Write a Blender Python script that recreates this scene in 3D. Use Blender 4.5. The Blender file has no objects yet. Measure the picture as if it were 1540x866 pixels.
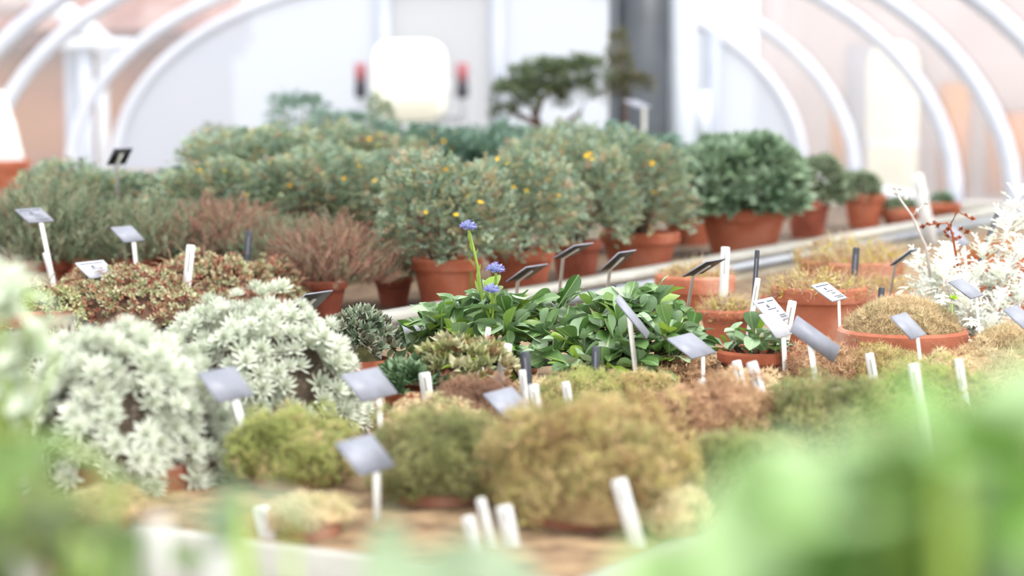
import bpy, math, random
import numpy as np
from mathutils import Vector, Matrix

random.seed(7)
rng = np.random.default_rng(7)
S = bpy.context.scene
COL = S.collection

# ------------------------------------------------------------------ camera, world, sun, exposure
FPX = 3000.0                 # focal length in pixels of the 1540 x 866 frame
EYE = 1.28                   # camera height
PITCH = math.atan(283 / FPX)
cam_d = bpy.data.cameras.new('camera')
cam = bpy.data.objects.new('camera', cam_d)
COL.objects.link(cam)
cam.location = (0, 0, EYE)
cam.rotation_euler = (math.pi / 2 - PITCH, 0, 0)
cam_d.sensor_width = 36.0
cam_d.lens = 36.0 * FPX / 1540.0
cam_d.clip_start = 0.05
cam_d.clip_end = 300
cam_d.dof.use_dof = True
cam_d.dof.focus_distance = 3.05
cam_d.dof.aperture_fstop = 3.0
cam_d.dof.aperture_blades = 0
S.camera = cam

world = bpy.data.worlds.new('overcast_sky')
S.world = world
world.use_nodes = True
wn = world.node_tree
bg = wn.nodes['Background']
bg.inputs['Color'].default_value = (0.93, 0.965, 1.0, 1)
bg.inputs['Strength'].default_value = 1.35

sun_d = bpy.data.lights.new('sun', 'SUN')
sun_d.energy = 2.0
sun_d.angle = math.radians(25)
sun_d.color = (1.0, 0.965, 0.9)
sun = bpy.data.objects.new('sun', sun_d)
COL.objects.link(sun)
sun.rotation_euler = Vector((-0.42, 0.30, -0.86)).to_track_quat('-Z', 'Y').to_euler()

S.view_settings.view_transform = 'Standard'
S.view_settings.look = 'None'
S.view_settings.gamma = 1.0
S.view_settings.use_curve_mapping = False
S.view_settings.exposure = 0.98

# ------------------------------------------------------------------ geometry of the place
CP, SP = math.cos(PITCH), math.sin(PITCH)


def ray(px, py):
    r = Vector((px - 770, FPX * CP - (433 - py) * -SP, 0))
    x = px - 770
    up = 433 - py
    return Vector((x, FPX * CP + up * SP, -FPX * SP + up * CP))


def at(px, py, d):
    """world point seen at a pixel, at distance d along the ground"""
    v = ray(px, py)
    v = v * (d / v.y)
    return Vector((v.x, v.y, EYE + v.z))


def on(px, py, z):
    """world point on the level z seen at a pixel"""
    v = ray(px, py)
    v = v * ((z - EYE) / v.z)
    return Vector((v.x, v.y, z))


U = Vector((0.488, 0.873, 0)).normalized()     # along the benches
V = Vector((-U.y, U.x, 0))                     # across the benches, away from the viewer
C0 = Vector((0.063, 1.713, 0))                 # near corner of the planting bench
BZ = 0.85                                      # sand level of the benches


def uv(u, v, z=0.0):
    p = C0 + U * u + V * v
    return Vector((p.x, p.y, z))


UANG = math.atan2(U.y, U.x)


# ------------------------------------------------------------------ helpers
def lin(r, g, b):
    def f(c):
        c /= 255.0
        return c / 12.92 if c <= 0.04045 else ((c + 0.055) / 1.055) ** 2.4
    return (f(r), f(g), f(b), 1.0)


def material(name, cols, src=None, rough=0.6, spec=0.4, trans=0.0, noise=0.0, nscale=40.0, bump=0.0, bscale=80.0,
             metal=0.0, tcol=None):
    """cols: list of sRGB triples (a ramp over the per-piece tint). src: 'attr' (mesh attribute), 'obj' (random by object) or None"""
    m = bpy.data.materials.new(name)
    m.use_nodes = True
    nt = m.node_tree
    b = nt.nodes['Principled BSDF']
    b.inputs['Roughness'].default_value = rough
    b.inputs['Specular IOR Level'].default_value = spec
    b.inputs['Metallic'].default_value = metal
    ramp = nt.nodes.new('ShaderNodeValToRGB')
    els = ramp.color_ramp.elements
    cols = [lin(*c) for c in cols]
    if len(cols) == 1:
        cols = cols * 2
    els[0].position, els[0].color = 0.0, cols[0]
    els[1].position, els[1].color = 1.0, cols[-1]
    for i, c in enumerate(cols[1:-1], 1):
        e = els.new(i / (len(cols) - 1))
        e.color = c
    tc = nt.nodes.new('ShaderNodeTexCoord')
    val = None
    if src == 'attr':
        a = nt.nodes.new('ShaderNodeAttribute')
        a.attribute_name = 'tint'
        val = a.outputs['Fac']
    elif src == 'obj':
        a = nt.nodes.new('ShaderNodeObjectInfo')
        val = a.outputs['Random']
    if noise > 0 or val is None:
        n = nt.nodes.new('ShaderNodeTexNoise')
        n.inputs['Scale'].default_value = nscale
        n.inputs['Detail'].default_value = 5
        nt.links.new(tc.outputs['Object'], n.inputs['Vector'])
        if val is None:
            mr = nt.nodes.new('ShaderNodeMapRange')
            mr.inputs['From Min'].default_value = 0.3
            mr.inputs['From Max'].default_value = 0.7
            nt.links.new(n.outputs['Fac'], mr.inputs['Value'])
            val = mr.outputs['Result']
        else:
            mu = nt.nodes.new('ShaderNodeMath')
            mu.operation = 'MULTIPLY_ADD'
            nt.links.new(n.outputs['Fac'], mu.inputs[0])
            mu.inputs[1].default_value = noise
            ad = nt.nodes.new('ShaderNodeMath')
            ad.operation = 'ADD'
            ad.inputs[1].default_value = -noise * 0.5
            nt.links.new(val, ad.inputs[0])
            nt.links.new(ad.outputs[0], mu.inputs[2])
            val = mu.outputs[0]
    nt.links.new(val, ramp.inputs['Fac'])
    nt.links.new(ramp.outputs['Color'], b.inputs['Base Color'])
    if bump > 0:
        n2 = nt.nodes.new('ShaderNodeTexNoise')
        n2.inputs['Scale'].default_value = bscale
        n2.inputs['Detail'].default_value = 4
        nt.links.new(tc.outputs['Object'], n2.inputs['Vector'])
        bp = nt.nodes.new('ShaderNodeBump')
        bp.inputs['Strength'].default_value = bump
        bp.inputs['Distance'].default_value = 0.01
        nt.links.new(n2.outputs['Fac'], bp.inputs['Height'])
        nt.links.new(bp.outputs['Normal'], b.inputs['Normal'])
    if trans > 0:
        t = nt.nodes.new('ShaderNodeBsdfTranslucent')
        if tcol:
            t.inputs['Color'].default_value = lin(*tcol)
        else:
            nt.links.new(ramp.outputs['Color'], t.inputs['Color'])
        mx = nt.nodes.new('ShaderNodeMixShader')
        mx.inputs[0].default_value = trans
        out = nt.nodes['Material Output']
        nt.links.new(b.outputs[0], mx.inputs[1])
        nt.links.new(t.outputs[0], mx.inputs[2])
        nt.links.new(mx.outputs[0], out.inputs['Surface'])
    return m


def film(name, clear, col):
    m = bpy.data.materials.new(name)
    m.use_nodes = True
    nt = m.node_tree
    nt.nodes.remove(nt.nodes['Principled BSDF'])
    out = nt.nodes['Material Output']
    tr = nt.nodes.new('ShaderNodeBsdfTransparent')
    tl = nt.nodes.new('ShaderNodeBsdfTranslucent')
    tl.inputs['Color'].default_value = col
    df = nt.nodes.new('ShaderNodeBsdfDiffuse')
    df.inputs['Color'].default_value = col
    m1 = nt.nodes.new('ShaderNodeMixShader')
    m1.inputs[0].default_value = 0.3
    nt.links.new(tl.outputs[0], m1.inputs[1])
    nt.links.new(df.outputs[0], m1.inputs[2])
    m2 = nt.nodes.new('ShaderNodeMixShader')
    m2.inputs[0].default_value = clear
    nt.links.new(m1.outputs[0], m2.inputs[1])
    nt.links.new(tr.outputs[0], m2.inputs[2])
    nt.links.new(m2.outputs[0], out.inputs['Surface'])
    return m


def mesh(name, v, quads=None, tris=None, tint=None, smooth=False, mats=(), fmat=None):
    me = bpy.data.meshes.new(name)
    v = np.asarray(v, dtype=np.float32).reshape(-1, 3)
    q = np.asarray(quads if quads is not None else [], dtype=np.int32).reshape(-1, 4)
    t = np.asarray(tris if tris is not None else [], dtype=np.int32).reshape(-1, 3)
    nl = q.size + t.size
    npoly = len(q) + len(t)
    me.vertices.add(len(v))
    me.vertices.foreach_set('co', v.ravel())
    me.loops.add(nl)
    me.loops.foreach_set('vertex_index', np.concatenate([q.ravel(), t.ravel()]).astype(np.int32))
    me.polygons.add(npoly)
    starts = np.concatenate([np.arange(len(q)) * 4, len(q) * 4 + np.arange(len(t)) * 3]).astype(np.int32)
    me.polygons.foreach_set('loop_start', starts)
    if smooth:
        me.polygons.foreach_set('use_smooth', np.ones(npoly, dtype=bool))
    for m in mats:
        me.materials.append(m)
    if fmat is not None:
        me.polygons.foreach_set('material_index', np.asarray(fmat, dtype=np.int32))
    if tint is not None:
        a = me.attributes.new('tint', 'FLOAT', 'POINT')
        a.data.foreach_set('value', np.asarray(tint, dtype=np.float32))
    me.update(calc_edges=True)
    return me


def link(name, me, parent=None, loc=(0, 0, 0), rot=(0, 0, 0), scale=(1, 1, 1), kind=None):
    o = bpy.data.objects.new(name, me)
    COL.objects.link(o)
    o.parent = parent
    o.location = loc
    o.rotation_euler = rot
    o.scale = scale
    if kind:
        o['kind'] = kind
    return o


def thing(name, label, cat, loc=(0, 0, 0), rz=0.0, group=None, kind=None):
    o = link(name, None, None, loc, (0, 0, rz), kind=kind)
    o['label'] = label
    o['category'] = cat
    if group:
        o['group'] = group
    return o


class MB:
    """collects boxes, tubes and lathes into one mesh"""
    def __init__(self):
        self.v, self.q, self.t, self.n = [], [], [], 0

    def add(self, v, q=None, t=None):
        v = np.asarray(v, float).reshape(-1, 3)
        if q is not None and len(q):
            self.q.append(np.asarray(q, int) + self.n)
        if t is not None and len(t):
            self.t.append(np.asarray(t, int) + self.n)
        self.v.append(v)
        self.n += len(v)
        return self

    def box(self, a, b, M=None):
        a, b = np.minimum(a, b), np.maximum(a, b)
        v = np.array([[x, y, z] for z in (a[2], b[2]) for y in (a[1], b[1]) for x in (a[0], b[0])], float)
        if M is not None:
            v = np.array([list(M @ Vector(p)) for p in v])
        return self.add(v, [[0, 2, 3, 1], [4, 5, 7, 6], [0, 1, 5, 4], [2, 6, 7, 3], [0, 4, 6, 2], [1, 3, 7, 5]])

    def tube(self, pts, rad, seg=6, cap=True):
        pts = [Vector(p) for p in pts]
        n = len(pts)
        rad = [rad] * n if np.isscalar(rad) else list(rad)
        vs = []
        ref = Vector((0.31, 0.17, 0.93)).normalized()
        for i, p in enumerate(pts):
            d = (pts[min(i + 1, n - 1)] - pts[max(i - 1, 0)]).normalized()
            r = ref if abs(d.dot(ref)) < 0.95 else Vector((1, 0, 0))
            x = d.cross(r).normalized()
            y = d.cross(x)
            for k in range(seg):
                a = 2 * math.pi * k / seg
                vs.append(p + x * (math.cos(a) * rad[i]) + y * (math.sin(a) * rad[i]))
        q = []
        for i in range(n - 1):
            for k in range(seg):
                k2 = (k + 1) % seg
                q.append([i * seg + k, i * seg + k2, (i + 1) * seg + k2, (i + 1) * seg + k])
        t = []
        if cap:
            for base, flip in ((0, True), ((n - 1) * seg, False)):
                for k in range(1, seg - 1):
                    tri = [base, base + k, base + k + 1]
                    t.append(tri[::-1] if flip else tri)
        return self.add([list(x) for x in vs], q, t)

    def lathe(self, prof, seg=32, close=False):
        vs, q = [], []
        for r, z in prof:
            for k in range(seg):
                a = 2 * math.pi * k / seg
                vs.append([r * math.cos(a), r * math.sin(a), z])
        m = len(prof)
        for i in range(m - 1):
            for k in range(seg):
                k2 = (k + 1) % seg
                q.append([i * seg + k, i * seg + k2, (i + 1) * seg + k2, (i + 1) * seg + k])
        return self.add(vs, q)

    def mesh(self, name, mat, smooth=False):
        v = np.concatenate(self.v)
        q = np.concatenate(self.q) if self.q else None
        t = np.concatenate(self.t) if self.t else None
        return mesh(name, v, q, t, None, smooth, [mat] if mat else [])


def merge(ts):
    """joins (v, q, t) templates"""
    n, vs, qs, tt = 0, [], [], []
    for v, q, t in ts:
        vs.append(v)
        if q is not None and len(q):
            qs.append(np.asarray(q) + n)
        if t is not None and len(t):
            tt.append(np.asarray(t) + n)
        n += len(v)
    return np.concatenate(vs), (np.concatenate(qs) if qs else np.zeros((0, 4), int)), (np.concatenate(tt) if tt else np.zeros((0, 3), int))


def norm(a):
    return a / np.maximum(np.linalg.norm(a, axis=-1, keepdims=True), 1e-9)


def frames(axis, nrm):
    y = norm(axis)
    z = norm(nrm - (nrm * y).sum(-1, keepdims=True) * y)
    x = np.cross(y, z)
    return np.stack([x, y, z], axis=-1)


def scatter(name, templates, pos, axis, nrm, size, tint, mats, smooth=False, pick=None):
    """copies of small templates joined to one mesh; per-piece tint"""
    n = len(pos)
    R = frames(axis, nrm) * np.asarray(size).reshape(-1, 1, 1)
    if pick is None:
        pick = rng.integers(0, len(templates), n)
    vs, qs, ts, tn, off = [], [], [], [], 0
    for k, (tv, tq, tt) in enumerate(templates):
        idx = np.nonzero(pick == k)[0]
        if not len(idx):
            continue
        w = np.einsum('nij,vj->nvi', R[idx], tv) + pos[idx][:, None, :]
        m = len(tv)
        base = off + np.arange(len(idx)) * m
        vs.append(w.reshape(-1, 3))
        if tq is not None and len(tq):
            qs.append((np.asarray(tq)[None] + base[:, None, None]).reshape(-1, 4))
        if tt is not None and len(tt):
            ts.append((np.asarray(tt)[None] + base[:, None, None]).reshape(-1, 3))
        tn.append(np.repeat(tint[idx], m))
        off += m * len(idx)
    return mesh(name, np.concatenate(vs), np.concatenate(qs) if qs else None, np.concatenate(ts) if ts else None,
                np.concatenate(tn), smooth, mats)


def rand_dir(n):
    return norm(rng.normal(size=(n, 3)))


# leaf templates: along +Y, facing +Z, length 1
def leaf_t(prof, ny=6, nx=2, curl=0.15, cup=0.15, tip_curl=0.0, wave=0.0):
    """prof: list of (t, half width)"""
    ts = np.linspace(0, 1, ny + 1)
    pt, pw = zip(*prof)
    w = np.interp(ts, pt, pw)
    v = []
    for i, t in enumerate(ts):
        for j in range(nx + 1):
            s = -1 + 2 * j / nx
            x = s * w[i]
            z = -curl * t * t + cup * abs(s) ** 1.5 * w[i] + tip_curl * max(0, t - 0.7) ** 2 + wave * math.sin(9 * t + 2 * s) * w[i] * abs(s)
            v.append([x, t, z])
    q = []
    for i in range(ny):
        for j in range(nx):
            a = i * (nx + 1) + j
            q.append([a, a + 1, a + nx + 2, a + nx + 1])
    return np.array(v), np.array(q), np.zeros((0, 3), int)


def xf(t, loc=(0, 0, 0), rx=0, ry=0, rz=0, s=1.0):
    M = Matrix.Translation(loc) @ Matrix.Rotation(rz, 4, 'Z') @ Matrix.Rotation(ry, 4, 'Y') @ Matrix.Rotation(rx, 4, 'X') @ Matrix.Diagonal((s, s, s, 1))
    A = np.array(M)
    return t[0] @ A[:3, :3].T + A[:3, 3], t[1], t[2]


SPAT = [(0, .03), (.12, .03), (.3, .06), (.45, .15), (.6, .235), (.74, .27), (.86, .23), (.94, .17), (.98, .10), (1, .03)]
OVAL = [(0, .03), (.15, .14), (.4, .27), (.6, .29), (.8, .22), (.93, .11), (1, .01)]
LANCE = [(0, .04), (.25, .12), (.5, .145), (.75, .10), (1, .005)]
leaf_small = leaf_t(OVAL, 2, 2, .15, .5)
leaf_lance = leaf_t(LANCE, 2, 2, .2, .5)


def needle(w=0.05):
    return (np.array([[-w, 0, 0], [w, 0, 0], [0, 0, w * 1.2], [0, 1, 0]]), np.zeros((0, 4), int),
            np.array([[0, 3, 1], [1, 3, 2], [2, 3, 0]]))


def tuft(n, spread, w, seed):
    r = random.Random(seed)
    parts = []
    for i in range(n):
        parts.append(xf(needle(w), (0, 0, 0), rx=0, ry=r.uniform(0, 6), rz=0, s=1))
        v = parts[-1][0]
        a = r.uniform(0, 2 * math.pi)
        b = spread * math.sqrt(r.uniform(0.05, 1))
        M = np.array(Matrix.Rotation(a, 3, 'Y') @ Matrix.Rotation(b, 3, 'X'))
        parts[-1] = (v @ M.T * r.uniform(.7, 1.05), parts[-1][1], parts[-1][2])
    return merge(parts)


def pinnate(n, seed, leaflet=leaf_small, size=.42):
    """a leafy twig: pairs of leaflets along +Y"""
    r = random.Random(seed)
    parts = []
    for i in range(n):
        t = (i + 1) / n
        for s in (-1, 1):
            if r.random() < .1:
                continue
            parts.append(xf(leaflet, (0, t * .75, -.1 * t * t), rx=r.uniform(-.2, .5), ry=r.uniform(-.5, .5), rz=-s * r.uniform(.6, 1.2), s=size * r.uniform(.8, 1.1)))
    parts.append(xf(leaflet, (0, .72, -.06), rx=r.uniform(0, .5), s=size))
    stem = (np.array([[-.012, 0, 0], [.012, 0, 0], [.006, .8, -.06], [-.006, .8, -.06]]), np.array([[0, 1, 2, 3]]), np.zeros((0, 3), int))
    parts.append(stem)
    return merge(parts)


def rosette_t(n, leaf, seed, low=.15, high=1.35):
    """leaves spiralling round +Y"""
    r = random.Random(seed)
    parts = []
    for i in range(n):
        f = i / max(1, n - 1)
        a = i * 2.39996
        b = high + (low - high) * f
        v, q, t = xf(leaf, (0, 0, 0), s=(1.0 - .35 * f) * r.uniform(.9, 1.08))
        M = np.array(Matrix.Rotation(a, 3, 'Y') @ Matrix.Rotation(b, 3, 'X'))
        parts.append((v @ M.T, q, t))
    return merge(parts)


def heath_sprig(seed, n=16):
    """upright twig along +Y clothed in short needles"""
    r = random.Random(seed)
    parts = []
    for i in range(n):
        t = .1 + .9 * i / n
        v = needle(.06)[0] * (.26 * r.uniform(.7, 1.2))
        M = np.array(Matrix.Rotation(r.uniform(0, 6.28), 3, 'Y') @ Matrix.Rotation(r.uniform(.4, 1.0), 3, 'X'))
        parts.append((v @ M.T + np.array([.06 * math.sin(3 * t + seed), t, 0]), np.zeros((0, 4), int), needle()[2]))
    st = xf(needle(.014), s=1.0)
    parts.append(st)
    return merge(parts)


# ------------------------------------------------------------------ materials
M_TERRA = [material('terracotta_warm', [(140, 76, 56), (170, 96, 70), (188, 122, 98)], rough=.85, spec=.2, nscale=9, bump=.25, bscale=60),
           material('terracotta_dark', [(116, 62, 48), (146, 80, 62), (166, 104, 86)], rough=.85, spec=.2, nscale=11, bump=.25, bscale=60),
           material('terracotta_bloom', [(150, 86, 64), (176, 110, 86), (196, 152, 132)], rough=.9, spec=.2, nscale=8, bump=.25, bscale=50)]
M_SOIL = material('potting_soil', [(58, 42, 34), (94, 70, 54)], rough=.95, nscale=60, bump=.6, bscale=120)
M_GRIT = material('grit', [(150, 130, 110), (196, 180, 160)], rough=.95, nscale=140, bump=.8, bscale=150)
M_SAND = material('plunge_sand', [(104, 82, 62), (150, 124, 96), (176, 148, 112)], rough=.95, nscale=26, bump=.5, bscale=160)
M_BED = material('shaded_gravel_bed', [(70, 56, 46), (104, 86, 70), (124, 104, 84)], rough=.95, nscale=30, bump=.5, bscale=160)  # far bench bed, shadows between the pots put into its colour
M_BOARD = material('weathered_board', [(146, 143, 134), (172, 169, 161)], rough=.7, nscale=8, bump=.1)
M_BOARDSIDE = material('board_side', [(150, 140, 122), (176, 166, 146)], rough=.8, nscale=8)
M_ALU = material('aluminium_strip', [(170, 176, 186), (190, 196, 204)], rough=.4, nscale=6)
M_WOOD = material('bench_timber', [(120, 104, 86), (150, 132, 110)], rough=.8, nscale=6)
M_WHITE = material('white_plastic', [(206, 205, 202), (224, 223, 220)], rough=.5, nscale=20)
M_PLATE = material('sky_sheen_label_face', [(112, 114, 125), (134, 136, 147)], rough=.5, spec=.7, nscale=30)  # dark plastic front, reflected sky put into the grey base colour
M_PLATEW = material('white_label_face', [(164, 165, 172), (184, 185, 190)], rough=.5, spec=.5, nscale=30)
M_PLATEB = material('black_label_back', [(26, 27, 28), (40, 42, 42)], rough=.5, nscale=20)
M_PRINT = material('label_print', [(70, 72, 80)], rough=.6)
M_PRINTW = material('label_glare_paper', [(222, 222, 230)], rough=.5)
M_STAKE = material('grey_stake', [(150, 148, 140), (186, 184, 176)], rough=.6, nscale=30)
M_DARKSTAKE = material('dark_stake', [(50, 52, 58), (74, 76, 84)], rough=.5, nscale=30)
M_GLOB = material('globularia_leaf', [(62, 96, 42), (92, 126, 66), (112, 144, 86), (80, 112, 60), (138, 168, 70)], 'obj', rough=.36, spec=.7, trans=.2, noise=.25, nscale=30)
M_LIMEG = material('young_globularia_leaf', [(126, 156, 52), (150, 176, 72)], 'obj', rough=.4, spec=.5, trans=.3)
M_GLAUC = material('glaucous_leaf', [(104, 132, 92), (132, 158, 120), (154, 176, 142), (124, 154, 96)], 'obj', rough=.45, spec=.5, trans=.15, noise=.2, nscale=30)
M_STEMG = material('green_stem', [(130, 158, 60), (160, 184, 84)], rough=.5, trans=.1)
M_BLUE = material('blue_floret', [(112, 108, 184), (152, 150, 214), (200, 198, 236)], 'attr', rough=.6, trans=.2)
M_BLUEC = material('flower_centre', [(92, 104, 140), (130, 140, 172)], rough=.8)
M_YEL = material('yellow_petal', [(236, 170, 16), (246, 196, 24), (250, 214, 40)], 'obj', rough=.6, trans=.25)
M_COR = material('shrub_leaf', [(104, 124, 102), (132, 154, 128), (166, 180, 160), (150, 162, 122), (128, 150, 132), (172, 170, 130), (160, 132, 110)], 'attr', rough=.5, trans=.22)
M_CORB = material('shrub_leaf_dark', [(80, 106, 92), (108, 136, 120), (140, 164, 148), (100, 128, 96)], 'attr', rough=.5, trans=.2)
M_DOME = material('bluegreen_leaf', [(80, 104, 78), (114, 138, 108), (150, 168, 144), (126, 150, 112)], 'attr', rough=.5, trans=.18)
M_GREYG = material('grey_green_leaf', [(96, 112, 84), (134, 148, 118), (166, 174, 148)], 'attr', rough=.6, trans=.15)
M_BARK = material('bark', [(84, 66, 54), (120, 98, 82)], rough=.9, nscale=40)
M_HEATHG = material('heath_green', [(76, 92, 64), (112, 126, 96), (142, 148, 118), (124, 106, 84)], 'attr', rough=.7, trans=.12)
M_HEATHB = material('heath_brown', [(104, 66, 54), (146, 98, 84), (128, 122, 96), (164, 124, 106), (108, 112, 84)], 'attr', rough=.8, trans=.12)
M_SEDUM = material('red_sedum', [(104, 60, 48), (146, 86, 68), (176, 120, 98), (160, 156, 114), (196, 192, 158), (136, 144, 98), (136, 74, 58)], 'attr', rough=.55, trans=.15)
M_SEDUMP = material('pale_sedum', [(150, 112, 84), (184, 178, 132), (168, 182, 128), (206, 200, 164), (140, 156, 92)], 'attr', rough=.55, trans=.15)
M_TWIG = material('dry_twig', [(130, 92, 70), (176, 140, 112)], rough=.8)
M_SILV = material('silver_rosette_leaf', [(190, 196, 176), (210, 215, 198), (224, 227, 213), (200, 206, 186)], 'obj', rough=.8, trans=.2)
M_SILVD = material('dead_silver_stem', [(92, 80, 68), (132, 118, 104), (160, 148, 134)], 'attr', rough=.9)
M_WOOL = material('white_felt_leaf', [(216, 220, 206), (236, 238, 228), (246, 247, 242)], 'obj', rough=.8, trans=.15)
M_WOOLD = material('grey_felt_stem', [(176, 166, 160), (206, 200, 194)], rough=.85)
M_RUST = material('dried_flower', [(122, 58, 30), (160, 84, 44)], 'obj', rough=.8)
M_LIME = material('lime_leaf', [(150, 196, 40), (176, 214, 60)], 'obj', rough=.5, trans=.3)
M_BIGL = material('bright_big_leaf', [(96, 136, 54), (116, 156, 72), (134, 168, 96), (160, 184, 136), (110, 152, 50)], 'obj', rough=.42, spec=.5, trans=.3)
M_BIGD = material('olive_blade_leaf', [(74, 98, 40), (92, 118, 54), (122, 138, 84), (96, 110, 40)], 'obj', rough=.5, spec=.4, trans=.25)
M_BIGLP = material('pale_big_leaf', [(104, 124, 92), (124, 142, 108), (138, 152, 124)], 'obj', rough=.5, spec=.5, trans=.2)
M_BIGW = material('woolly_big_leaf', [(180, 192, 166), (202, 210, 190), (164, 182, 140)], 'obj', rough=.75, trans=.2)
M_DRY = material('dry_stems', [(150, 116, 92), (190, 160, 130), (206, 186, 150), (196, 186, 92), (170, 130, 104)], 'attr', rough=.85, trans=.1)
M_ORANGE = material('orange_sedum', [(150, 78, 44), (190, 116, 66), (204, 148, 84), (160, 96, 60)], 'attr', rough=.7, trans=.15)
MOSS = {
    'green': material('moss_green', [(114, 113, 70), (149, 156, 86), (174, 181, 105), (194, 168, 124), (143, 171, 91)], 'attr', rough=.85, trans=.12),
    'olive': material('moss_olive', [(99, 99, 66), (131, 137, 83), (164, 164, 107), (148, 130, 96), (123, 153, 88)], 'attr', rough=.85, trans=.12),
    'brown': material('moss_brown', [(132, 97, 71), (177, 138, 103), (211, 176, 137), (157, 116, 88), (197, 156, 123)], 'attr', rough=.9, trans=.08),
    'dark': material('moss_dark_brown', [(104, 77, 61), (142, 106, 84), (169, 133, 109)], 'attr', rough=.9, trans=.05),
    'tan': material('moss_tan', [(184, 151, 110), (221, 191, 149), (231, 216, 175), (190, 183, 121)], 'attr', rough=.9, trans=.1),
    'mixed': material('moss_mixed', [(135, 104, 72), (180, 148, 102), (181, 173, 104), (210, 180, 134), (146, 148, 87), (158, 117, 86)], 'attr', rough=.9, trans=.1),
    'straw': material('moss_straw', [(150, 123, 88), (196, 168, 126), (226, 202, 159), (170, 148, 107), (163, 164, 116)], 'attr', rough=.9, trans=.08),
}
MOSSBASE = {k: material('moss_core_' + k, [c0, c1], rough=.95, nscale=50, bump=.6, bscale=90) for k, c0, c1 in (
    ('green', (98, 93, 61), (134, 129, 80)), ('olive', (83, 79, 55), (116, 115, 74)), ('brown', (117, 86, 63), (168, 129, 97)),
    ('dark', (87, 63, 51), (124, 92, 74)), ('tan', (168, 135, 100), (213, 181, 140)), ('mixed', (118, 96, 68), (165, 139, 97)),
    ('straw', (125, 103, 75), (170, 143, 108)))}
M_RIB = material('white_rib_paint', [(178, 180, 190), (194, 196, 204)], rough=.5, nscale=3)
M_RIBG = material('grey_frame_paint', [(150, 155, 168), (166, 170, 182)], rough=.5, nscale=3)
M_POST = material('dark_steel_post', [(54, 58, 64), (74, 79, 86)], rough=.45, nscale=4, spec=.5)
M_PIPE = material('pale_grey_pipe', [(184, 190, 198), (204, 209, 216)], rough=.5, nscale=4)
M_CREAM = material('cream_enamel', [(240, 238, 220), (248, 246, 232)], rough=.4, nscale=4)
M_REDV = material('red_valve', [(150, 84, 92)], rough=.5)
M_BLACKV = material('black_valve', [(46, 44, 54)], rough=.5)
M_BRICK = material('brick_facade', [(124, 78, 54), (144, 98, 70), (134, 94, 52)], rough=.9, nscale=1.2)
M_ROOF = material('roof_tile', [(120, 72, 62), (156, 110, 100), (180, 150, 142)], rough=.9, nscale=1.4)
M_DARKW = material('dark_eaves', [(104, 70, 60)], rough=.9)
M_STONE = material('pale_render', [(150, 134, 132), (170, 156, 154)], rough=.9, nscale=.6)
M_SLATE = material('grey_door', [(112, 108, 112), (132, 128, 132)], rough=.8, nscale=1.0)
M_WALL = material('dwarf_wall_paint', [(214, 208, 202), (232, 228, 224)], rough=.8, nscale=3)
M_FLOOR = material('gravel_floor', [(150, 142, 130), (190, 182, 170)], rough=.95, nscale=40, bump=.4)
M_GROUND = material('paved_ground', [(176, 168, 158), (200, 194, 186)], rough=.95, nscale=2)
M_FILM = film('clear_film', .84, (.9, .91, .93, 1))
M_MILK = film('milky_sheet', .06, (.455, .48, .535, 1))
M_MILK2 = film('milky_door_sheet', .05, (.405, .41, .435, 1))

# ------------------------------------------------------------------ the setting: floor, glasshouse, ground
link('floor', MB().box((-3.2, -1.0, -.1), (3.2, 16.2, 0)).mesh('floor', M_FLOOR), kind='structure')
link('ground', MB().box((-60, -20, -.3), (60, 90, -.1)).mesh('ground', M_GROUND), kind='structure')

TX, TS = .187, (655 - 770) / FPX          # axis of the house: x = TX + TS * y
TW, TB, TZ, TN = 2.805, 1.645, EYE - .606, 2.17


def arch_pt(th, y, w=TW, b=TB):
    c, s = math.cos(th), math.sin(th)
    return Vector((TX + TS * y + w * math.copysign(abs(c) ** (2 / TN), c), y, TZ + b * abs(s) ** (2 / TN)))


ceiling = link('ceiling', None, kind='structure')
ribs_y = [1.2, 2.8, 4.3, 5.8, 7.3, 8.8, 10.13, 11.3, 14.0, 16.0]
NA = 40


def arch_bar(y, depth, thick):
    vs, q = [], []
    for i in range(NA + 1):
        th = math.pi * i / NA
        o, n = arch_pt(th, y), arch_pt(th, y, TW - thick, TB - thick)
        for p, yy in ((o, y), (o, y + depth), (n, y + depth), (n, y)):
            vs.append([p.x, yy, p.z])
    for i in range(NA):
        for k in range(4):
            a, b2 = i * 4 + k, i * 4 + (k + 1) % 4
            q.append([a, b2, b2 + 4, a + 4])
    q += [[0, 3, 2, 1], [NA * 4, NA * 4 + 1, NA * 4 + 2, NA * 4 + 3]]
    return mesh('arch_rib', vs, q, None, None, False, [M_RIB])


def sheet(y0, y1):
    vs, q = [], []
    for i in range(NA + 1):
        th = math.pi * i / NA
        a, b = arch_pt(th, y0, TW + .012, TB + .012), arch_pt(th, y1, TW + .012, TB + .012)
        vs += [list(a), list(b)]
    for i in range(NA):
        q.append([2 * i, 2 * i + 1, 2 * i + 3, 2 * i + 2])
    return mesh('glazing_sheet', vs, q, None, None, True, [M_FILM])


for i, y in enumerate(ribs_y):
    link('arch_rib', arch_bar(y, .05, .085), ceiling)
    if i:
        link('glazing_sheet', sheet(ribs_y[i - 1] + .06, y), ceiling)

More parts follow.
